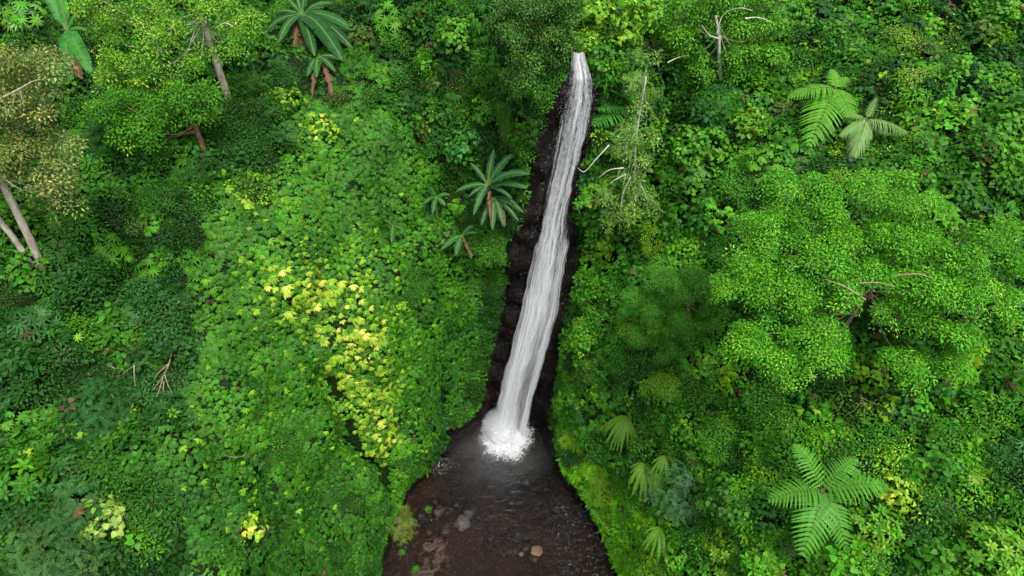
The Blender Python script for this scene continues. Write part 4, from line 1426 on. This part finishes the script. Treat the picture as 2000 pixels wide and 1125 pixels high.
# ------------------------------------------------------------------ trees
tree('olive-brown leaved tree with two pale trunks at the left edge', (82, 520),
     [(60, 125, 62), (10, 165, 48), (95, 160, 42, -.6), (50, 215, 55, -.8), (5, 250, 50, -.6), (105, 300, 55, -1), (60, 315, 58, -1.2), (140, 330, 40, -1.2), (20, 330, 40, -1), (95, 370, 45, -1.6), (120, 400, 30, -1.6), (-50, 200, 80), (-60, 330, 70)],
     'small', [((.16, .215, .05), 4), ((.11, .17, .030), 3), ((.27, .30, .10), 1.8), ((.08, .16, .018), 1.5)], M_BARK_PALE, [(45, 440), (5, 360), (-30, 300), (-50, 230)], scl=1.0, dens=10, gaps=-.02, limb_k=.2,
     extra=[((62, 518), (30, 470), (-8, 420), (-40, 360))], limbs=[[(-5, 195), (30, 178), (62, 160), (80, 155)], [(40, 176), (44, 195), (50, 200)], [(10, 290), (38, 282), (60, 300)]], tr=.17)
tree('light yellow-green leaved tree with pale trunk at the top left', (446, 190),
     [(220, 45, 50), (290, 25, 55), (360, 20, 55), (430, 40, 55), (480, 60, 45), (250, 100, 50, -1), (320, 85, 55, -1), (400, 110, 42, -1), (470, 105, 38, -1), (210, 150, 40, -1.5), (290, 150, 45, -1.6), (350, 160, 45, -1.6), (200, 10, 50), (270, 200, 32, -2)],
     'small', [((.13, .31, .020), 4), ((.085, .25, .016), 4), ((.23, .39, .04), 1.6), ((.05, .16, .012), 1)], M_BARK_PALE, [(432, 150), (415, 95), (400, 50), (385, 10)], scl=1.1, dens=7, gaps=.02, limb_k=.13,
     limbs=[[(300, 72), (330, 58), (348, 42)], [(285, 92), (305, 75), (330, 62)], [(310, 82), (306, 110), (296, 135)], [(335, 55), (334, 80), (352, 98)], [(455, 52), (440, 45), (420, 55)]], tr=.2)
tree('broad green tree below the yellow-green crown at the top left', (402, 305),
     [(230, 205, 42), (290, 230, 45), (340, 205, 45), (250, 255, 38, -.6), (310, 265, 36, -.6), (370, 225, 40), (395, 190, 30), (200, 225, 32)], 'small', [(MID, 4), (BRI, 3), (LIM, .7)], M_BARK, [(392, 275), (383, 250), (370, 220)], scl=1.1, dens=8, tr=.14)
T3L = [(1560, 372, 62), (1600, 420, 55), (1690, 372, 45), (1755, 375, 55), (1810, 410, 45), (1500, 440, 58), (1480, 505, 62), (1550, 490, 60), (1640, 490, 55), (1700, 450, 55), (1760, 455, 55), (1870, 480, 60), (1940, 455, 50), (1960, 510, 50),
       (1440, 560, 45), (1520, 570, 65), (1640, 565, 50), (1740, 520, 55), (1820, 560, 65), (1900, 580, 65), (1960, 600, 50), (1500, 660, 62), (1580, 650, 62), (1620, 700, 48), (1760, 620, 50), (1830, 650, 55), (1540, 715, 50), (1460, 680, 45), (1880, 660, 45), (1850, 720, 45), (1770, 720, 45), (1700, 530, 40)]
tree('wide bright green tree with lobed crown on the right slope', (1700, 700), T3L, 'small', [((.085, .31, .014), 5), ((.052, .22, .011), 3), ((.15, .38, .025), 1.3)], M_TWIG, [(1700, 660, 1.2), (1697, 600, 1.6), (1700, 540, 1.8)], scl=.9, dens=12, slope=1.1, tr=.2, flat=.55, gaps=-.16, limb_k=.14,
     limbs=[[(1680, 553, -1.6), (1715, 552, -1.8), (1748, 560, -2)], [(1690, 585, -2), (1650, 560, -2), (1610, 545, -1.8)], [(1740, 540, -1.5), (1790, 535, -1.8), (1825, 545, -1.8)]])
tree('green tree with slim white trunk at the top right', (1412, 168),
     [(1330, 60, 42), (1380, 40, 46), (1440, 45, 50), (1490, 65, 45), (1340, 110, 40, -.6), (1370, 135, 32, -.8), (1450, 110, 42, -.6), (1490, 115, 36, -.6), (1320, 20, 45), (1400, 5, 50), (1480, 10, 50), (1440, 150, 24, -1)], 'small', [((.075, .26, .016), 4), ((.12, .32, .022), 2), (MID, 2)], M_BARK_WHITE, [(1405, 120, -.7), (1404, 70, -1.0), (1398, 30, -.8)], scl=1.1, dens=8, limb_k=.12,
     limbs=[[(1400, 65), (1412, 30), (1440, 16), (1470, 20)], [(1403, 75), (1385, 68), (1372, 50)], [(1455, 36), (1480, 34), (1505, 42)], [(1304, 122), (1325, 112), (1345, 108)]], tr=.11)
tree('slender drooping pale green tree beside the upper waterfall', (1240, 440),
     [(1262, 130, 30), (1250, 170, 36), (1270, 205, 30), (1235, 235, 36), (1255, 265, 30), (1215, 275, 26, -.5), (1240, 305, 28, -.3), (1195, 300, 18, -.6), (1235, 400, 36, -1), (1185, 395, 30, -1), (1280, 400, 26, -1), (1210, 425, 28, -1), (1225, 350, 26, -.6), (1260, 330, 22, -.4)], ['feather', 'small'], [((.17, .31, .06), 4), ((.11, .25, .04), 3), ((.24, .36, .09), 1)], M_BARK_WHITE, [(1241, 390), (1240, 330), (1244, 260), (1262, 150)], scl=1.0, dens=8, tr=.06, limb_k=.12, tiers=6, flat=1.1, gaps=-.05,
     limbs=[[(1190, 283, -.9), (1165, 310, -1), (1142, 335, -1), (1128, 328, -1)], [(1218, 328, -1), (1190, 332, -1), (1168, 348, -1)], [(1222, 340, -1), (1200, 352, -1), (1190, 360, -1)], [(1250, 358, -1), (1262, 385, -1), (1266, 412, -1)], [(1232, 345, -1), (1215, 385, -1), (1210, 450, -1)], [(1222, 340, -1), (1217, 365, -1)]])
tree('bright yellow-green leafy tree hanging over the lip of the waterfall', (1215, 150),
     [(1165, 30, 45), (1210, 25, 45), (1160, 80, 40, -.5), (1205, 80, 42, -.5), (1150, 10, 40), (1240, 50, 36), (1180, 115, 26, -.6), (1255, 15, 36), (1150, 112, 16, -.6)], 'trio', [((.13, .31, .016), 4), ((.20, .38, .025), 2), (BRI, 2)], M_BARK, [(1212, 110), (1210, 60), (1205, 20)], scl=.72, dens=15, tr=.12)
tree('dark fine-leaved tree overhanging the left of the waterfall lip', (1040, 170),
     [(1010, 25, 45), (1060, 25, 48), (1100, 40, 40), (1030, 75, 46, -.5), (1080, 85, 40, -.5), (1020, 125, 38, -.8), (1065, 130, 36, -.8), (1095, 10, 40), (1095, 75, 22, -.6), (980, 60, 36), (1000, 160, 30, -1), (1035, 165, 24, -1)], 'small', [((.045, .14, .016), 4), ((.085, .19, .030), 2), (DARK, 2)], M_BARK, [(1042, 120), (1045, 60), (1050, 10)], scl=.95, dens=10, tr=.13)
tree('round feathery soft green tree right of the lower waterfall', (1350, 640),
     [(1300, 540, 45, -.3), (1350, 560, 50, -.6), (1390, 610, 40, -.7), (1300, 610, 50, -.9), (1350, 650, 45, -1), (1260, 650, 36, -.7), (1250, 580, 34, -.4), (1300, 680, 36, -1.1)], 'small', [((.048, .195, .013), 5), ((.065, .23, .018), 2)], M_BARK, [(1345, 610, -.5), (1340, 580, -.6)], scl=.66, dens=17, tr=.1)

# ------------------------------------------------------------------ banana plants, ferns, palm
banana('banana plant with broad upright leaves in the top left corner', 132, 60, [(82, -25), (96, 10), (120, -30), (172, 12), (178, 62), (118, 58), (140, 160), (182, 150), (160, 115)], [(160, 155), (150, 150)], col=(.03, .15, .02), lift=2.3, wd=.22)
banana('banana plant with a skirt of dry brown leaves at the top', 590, 30, [(535, 25), (555, -5), (605, -40), (632, 15), (660, 40), (688, 95), (655, 80), (545, 82), (615, 110), (670, 120), (640, 60), (520, 60), (690, 60), (575, -20), (650, 5)], [(565, 118, 578, 40), (585, 125, 582, 42), (602, 118, 592, 45), (575, 100, 580, 40), (608, 95, 595, 45)], col=(.018, .085, .016), lift=2.1, wd=.2)
banana('small banana plant with one dry leaf below the skirted one', 622, 112, [(600, 150), (618, 152), (655, 140), (670, 118)], [(650, 188, 632, 120), (610, 190, 615, 130)], col=(.020, .09, .016), lift=1.5, wd=.26)
banana('large banana plant with feathery torn leaves left of the waterfall', 952, 362, [(918, 318), (965, 292), (1005, 300), (1035, 340), (1030, 368), (1000, 388), (915, 385), (925, 420), (890, 375)], [(958, 430, 955, 375)], col=(.020, .085, .022), lift=1.9, wd=.2, tear=.35)
banana('dark banana plant with shredded pale-ribbed leaves above the niche', 965, 385, [(1010, 400), (1012, 432), (985, 445), (1022, 415), (940, 440), (962, 450)], [(988, 440, 972, 390)], col=(.024, .08, .022), lift=1.5, wd=.2, tear=.6)
banana('small young banana plant in the vines left of the large one', 852, 385, [(825, 400), (838, 365), (878, 380), (845, 418), (870, 402)], col=(.026, .12, .022), lift=1.1, wd=.3)
banana('low banana plant with drooping leaves beside the round bright shrub', 902, 460, [(862, 488), (890, 500), (925, 440), (932, 455)], [(922, 505)], col=(.025, .11, .022), lift=1.2, wd=.3)
banana('tiny lone banana sprout in the creeper', 768, 442, [(765, 475), (790, 450), (750, 430), (778, 425)], col=(.025, .12, .02), lift=.9, wd=.3)

fern('tree fern with two long light green fronds on the upper right slope', 1632, 172, [(1540, 190), (1580, 285), (1625, 135, .6), (1665, 240, .5), (1600, 210, .3), (1655, 150, .6)], col=(.085, .27, .018), lift=1.7, pl=.36, n_p=17, pw=.045, vgap=.35)
fern('feather palm with drooping pale grey-green fronds on the upper right slope', 1692, 232, [(1642, 265), (1668, 305), (1735, 262), (1772, 258), (1712, 190, .5), (1655, 222), (1700, 270)], name='palm', cat='palm', col=(.14, .26, .07), lift=1.6, serr=False, pl=.34, pw=.042, n_p=22, vgap=.75, droop=.8)
fern('tree fern with fan of fronds brushing the right of the upper waterfall', 1238, 212, [(1158, 245), (1190, 175), (1225, 165, .3), (1168, 215), (1205, 250)], col=(.035, .16, .018), lift=1.6, pl=.36, n_p=17, pw=.045, vgap=.35)
fern('light green tree fern below the drooping tree by the falls', 1232, 262, [(1170, 298), (1200, 310), (1180, 268)], col=(.085, .22, .022), lift=1.7, pl=.36, n_p=16, pw=.045, vgap=.35)
fern('large tree fern with a ring of broad fronds at the lower right', 1606, 958, [(1500, 978), (1552, 868, .3), (1734, 950), (1652, 1072), (1566, 1086), (1672, 895, .7)], col=(.055, .20, .018), lift=1.4, pl=.37, n_p=15, pw=.050, vgap=.3, arch=.26)
for lab, cx, cy, tips, cl in [
    ('hanging fern clump with swept yellowish fronds on the right wall', 1222, 812, [(1185, 865), (1198, 880), (1212, 885), (1226, 880), (1240, 870), (1178, 850)], (.068, .21, .012)),
    ('hanging fern clump with browned tips below the first on the right wall', 1258, 905, [(1232, 945), (1240, 965), (1258, 975), (1275, 985), (1290, 975), (1230, 925), (1300, 960)], (.068, .21, .012)),
    ('lowest hanging fern clump beside the bright moss strip', 1290, 1030, [(1258, 1075), (1270, 1090), (1285, 1100), (1300, 1090), (1262, 1050)], (.068, .21, .012)),
    ('arching sword fern above the pale bluish shrub', 1300, 890, [(1268, 925), (1285, 940), (1305, 945), (1325, 930)], (.068, .21, .012))]:
    tips = tips + [(a + R.uniform(-10, 10), b + R.uniform(-25, 6)) for a, b in tips + tips]
    fern(lab, cx, cy, tips, name='hanging_fern', col=cl, trunk=False, lift=1.0, pl=.075, pw=.030, n_p=24, serr=False, arch=.36, ribc=(.14, .15, .03))

# ------------------------------------------------------------------ shrubs that stand out of the cover
S_L = [((.12, .27, .020), 3), ((.18, .33, .03), 2), (BRI, 1)]
S_Y = [((.25, .39, .03), 3), ((.17, .33, .02), 3), ((.40, .47, .07), 1)]
S_G = [(MID, 3), (BRI, 2)]
S_B = [(BRI, 3), ((.075, .23, .02), 2)]
S_D = [(DARK, 3), (MID, 2)]
for a in [
    ('bright green star-leaved shrub near the top left of centre', 772, 50, 42, 'star', S_B, 1.15),
    ('bright star-leaved shrub in the top left corner', 50, 50, 45, 'star', [((.11, .27, .06), 2), (BRI, 3)], 1.1),
    ('large heart-leaved bright green shrub left of the waterfall top', 895, 78, 42, 'heart', S_B, 1.1),
    ('heart-leaved green shrub above the large banana plant', 912, 285, 42, 'heart', [((.045, .19, .03), 3), (MID, 2)], 1.1),
    ('round bright green shrub on the niche edge by the waterfall', 955, 482, 42, 'small', S_B, .8),
    ('small yellow-flowered shrub in the upper creeper', 830, 248, 26, 'trio', S_Y, .62),
    ('lime green shrub on the upper left wall', 562, 205, 36, 'trio', S_L, .62),
    ('yellow shrub below the small banana plant', 628, 258, 34, 'trio', S_Y, .62),
    ('lime shrub crowning the edge of the dark undercut', 682, 795, 26, 'trio', S_L, .7),
    ('pale lime heart-leaved shrub at the lower left', 195, 1018, 46, 'heart', [((.20, .36, .05), 3), ((.30, .42, .10), 2)], 1.1),
    ('little lime creeper sprig above the lower left slope', 162, 842, 26, 'heart', S_L, .9),
    ('yellow speckled sprig on the lower left edge', 65, 892, 24, 'trio', S_Y, .62),
    ('pale yellow vine cluster near the bottom of the creeper', 488, 1032, 30, 'trio', S_Y, .8),
    ('soft feathery grey-green bush in the bottom left corner', 95, 1088, 95, 'feather', [((.05, .14, .03), 3), ((.065, .16, .045), 2)], .95),
    ('feathery dark green bush on the left slope', 205, 810, 60, 'feather', [((.025, .12, .025), 3), (BLU, 2)], 1.0),
    ('feathery bush with drooping sprays beside the bare branches', 290, 700, 36, 'feather', S_D, .9),
    ('star-leaved shrub with pale tips on the left slope', 118, 440, 40, 'star', [((.10, .25, .05), 2), (MID, 2)], 1.0),
    ('star-leaved shrub below the pale trunks', 215, 505, 44, 'star', S_B, 1.0),
    ('blue-green star-leaved shrub in the dark left undergrowth', 262, 615, 32, 'star', [(BLU, 3), ((.05, .15, .06), 2)], 1.0),
    ('fresh green star-leaved shrub on the far left slope', 300, 535, 30, 'star', S_B, .95),
    ('broad pointed-leaved plant on the far left edge', 18, 700, 42, 'lance', S_G, 1.2),
    ('glossy pointed-leaved plant at the lower left edge', 45, 945, 48, 'lance', S_G, 1.3),
    ('pointed-leaved plant between the lower left bushes', 130, 905, 40, 'lance', S_D, 1.2),
    ('yellow-green shrub on the wall right of the mid waterfall', 1150, 660, 36, 'small', S_L, .85),
    ('yellow leafed shrub touching the right of the waterfall', 1143, 395, 20, 'trio', S_Y, .62),
    ('dark tuft overhanging the right edge of the waterfall', 1128, 425, 24, 'small', S_G, .7),
    ('pale heart-leaved shrub below the bare white branches', 1185, 415, 34, 'heart', [((.10, .24, .05), 3), (BRI, 2)], .9),
    ('pale lime shrub on the lower right wall', 1160, 715, 30, 'small', S_L, .85),
    ('round dark green shrub under the slim white trunk', 1395, 215, 50, 'small', [((.025, .14, .025), 3), (MID, 2)], .8),
    ('bright heart-leaved shrub on the slope right of the bare branches', 1370, 300, 52, 'heart', S_B, 1.1),
    ('light heart-leaved shrub below the bright one', 1365, 355, 40, 'heart', [((.075, .21, .035), 3), (BRI, 2)], 1.0),
    ('lime round-leaved vine high on the right slope', 1465, 250, 32, 'heart', S_L, 1.1),
    ('yellow-lime hanging vine on the upper right slope', 1755, 95, 38, 'small', S_L, .9),
    ('pale hanging vine just below the yellow-lime one', 1772, 165, 30, 'small', [((.17, .29, .05), 2), (LIM, 2)], .9),
    ('yellow leafed vine at the upper right edge', 1935, 90, 34, 'trio', S_L, .7),
    ('fresh green leafy shrub at the top right', 1560, 40, 46, 'trio', S_B, .7),
    ('light green shrub in the top right corner', 1960, 30, 45, 'heart', S_B, 1.0),
    ('green shrub on the right edge above the wide tree', 1970, 250, 42, 'heart', S_G, 1.1),
    ('bright yellow shrub beside the large tree fern', 1752, 968, 46, 'trio', S_Y, .62),
    ('pale cream-tipped sprig right of the yellow shrub', 1832, 990, 20, 'small', [((.45, .48, .18), 2), (LIM, 2)], .8),
    ('light green pointed-leaved shrub below the yellow shrub', 1715, 1040, 46, 'lance', [((.10, .26, .02), 3), (BRI, 2)], .95),
    ('star-leaved clump with yellow heart at the lower right', 1912, 918, 34, 'star', S_L, .9),
    ('lime leafy shrub in the bottom right corner', 1945, 1080, 60, 'lance', [((.11, .28, .02), 3), (BRI, 2)], .9),
    ('dark broad-leaved plant above the yellow shrub', 1800, 925, 40, 'lance', S_G, 1.3),
    ('blue-green lobed-leaved plant at the right edge', 1975, 880, 34, 'star', [(BLU, 3), ((.04, .15, .05), 2)], 1.1),
    ('pale bluish feathery shrub on the lower right wall', 1350, 965, 62, 'feather', [((.07, .19, .07), 3), ((.10, .23, .11), 2)], .9),
    ('heart-leaved glossy shrub below the wide tree', 1760, 800, 50, 'heart', [((.04, .15, .03), 3), (MID, 2)], 1.0),
    ('glossy heart-leaved shrub at the right edge below the wide tree', 1950, 770, 50, 'heart', S_G, 1.0),
    ('bright green shrub left of the big tree fern', 1420, 860, 55, 'small', S_B, .85),
    ('yellow-green shrub above the hanging ferns', 1300, 760, 40, 'small', S_L, .85),
    ('green round-leaved shrub beside the pale bluish shrub', 1440, 985, 48, 'heart', [((.05, .17, .025), 3), (BRI, 2)], 1.05),
    ('lime tipped shrub at the bottom right of centre', 1430, 1085, 44, 'lance', S_L, .9),
    ('fresh green leafy shrub at the bottom below the tree fern', 1680, 1105, 46, 'small', S_B, .9),
    ('broad dark leafed shrub at the bottom right', 1840, 1090, 52, 'heart', S_G, 1.1),
    ('bright bushy shrub right of the bluish shrub', 1530, 830, 40, 'small', S_B, .85),
    ('low yellow-green shrub by the wet foot of the right wall', 1180, 960, 30, 'tiny', S_L, .9),
    ('green bush between the left crowns at the top', 560, 40, 38, 'small', S_G, .85),
    ('light feathery bush on the upper left wall', 700, 130, 34, 'feather', S_G, .8),
    ('round heart-leaved bush on the slope above the creeper', 965, 215, 34, 'heart', S_G, .9),
    ('dark bush in the hollow under the top left banana', 90, 200, 42, 'small', S_D, .85),
    ('green bush below the olive-brown crown', 190, 330, 44, 'small', S_G, .85),
    ('dark small-leaved bush on the mid left slope', 330, 400, 46, 'tiny', S_D, .9),
    ('olive small-leaved bush among the left vines', 260, 445, 36, 'small', [(OLV, 2), (DARK, 2)], .85),
    ('fern-like tuft on the left slope above the creeper', 240, 280, 34, 'frond', S_G, 1.0),
]:
    shrub(*a)
for a in [('bright leafy tuft hanging over the lip of the waterfall', 1150, 104, 20, 'trio', S_L, .6), ('dark leafy tuft at the left of the waterfall lip', 1108, 108, 20, 'small', S_D, .8), ('small leafy tuft right of the waterfall lip', 1172, 140, 18, 'heart', S_G, .8)]:
    shrub(*a, lift=1.3)
shrub('ragged tuft of yellowish grass on the left bank of the stream', 768, 1022, 38, 'grass', [((.14, .20, .03), 3), ((.08, .16, .02), 2), ((.20, .17, .06), 1)], .8, name='grass_tuft', cat='grass', dens=26)
for lab, px, py in [('small green weed in front of the grass tuft', 785, 1080), ('tiny bright weed at the bottom of the gravel bank', 812, 1112), ('little weed between the dark rocks on the bank', 836, 995), ('single green weed low on the gravel bank', 832, 1102)]:
    c = at_z(px, py, .08)
    root = empty('weed', tuple(c)); tag(root, lab, 'weed')
    n = 9; d = nrm(R.normal(0, 1, (n, 3)) + UP)
    foliage_obj('foliage', c + d * .14, d, .55, S_B, 'small', root)
    tube_obj('stem', curve_pts([c - UP * .15, c + UP * .05, c + UP * .16]), .012, .005, M_STEM, root, 5)

# ------------------------------------------------------------------ bare and fallen branches
dead_branch('bare brown forked branch lying on the left slope', [[(336, 682), (330, 710), (318, 735), (300, 760)], [(322, 732), (328, 752), (337, 770)], [(318, 738), (310, 765), (305, 775)], [(330, 710), (310, 728), (302, 740)], [(320, 745), (318, 768)]])
dead_branch('dry forked twig left of the bare branch', [[(262, 712), (262, 735), (265, 755)], [(263, 714), (250, 722), (238, 732)], [(225, 720), (210, 712)]], r=.028)
dead_branch('dry curved stem lying on the lower creeper', [[(440, 890), (465, 893), (488, 885), (495, 880)]], r=.022)
dead_branch('brown dead twigs in the gap below the wide tree', [[(1680, 770), (1690, 790), (1712, 815)], [(1685, 780), (1670, 800), (1650, 812)], [(1682, 775), (1700, 785), (1722, 792)], [(1690, 792), (1688, 815), (1700, 828)], [(1640, 765), (1646, 785), (1636, 805)]], r=.022, fwd=.9)
dead_branch('grey dry twig spray at the right edge', [[(1966, 245), (1964, 262), (1952, 280)], [(1964, 255), (1972, 275)], [(1965, 250), (1980, 278)], [(1964, 262), (1962, 285)]], r=.025, fwd=.8)
dead_branch('bare twigs above the light tree fern on the upper right', [[(1632, 165), (1650, 160), (1668, 158)], [(1645, 161), (1652, 172), (1660, 178)], [(1640, 163), (1636, 150)]], r=.022, fwd=.9)
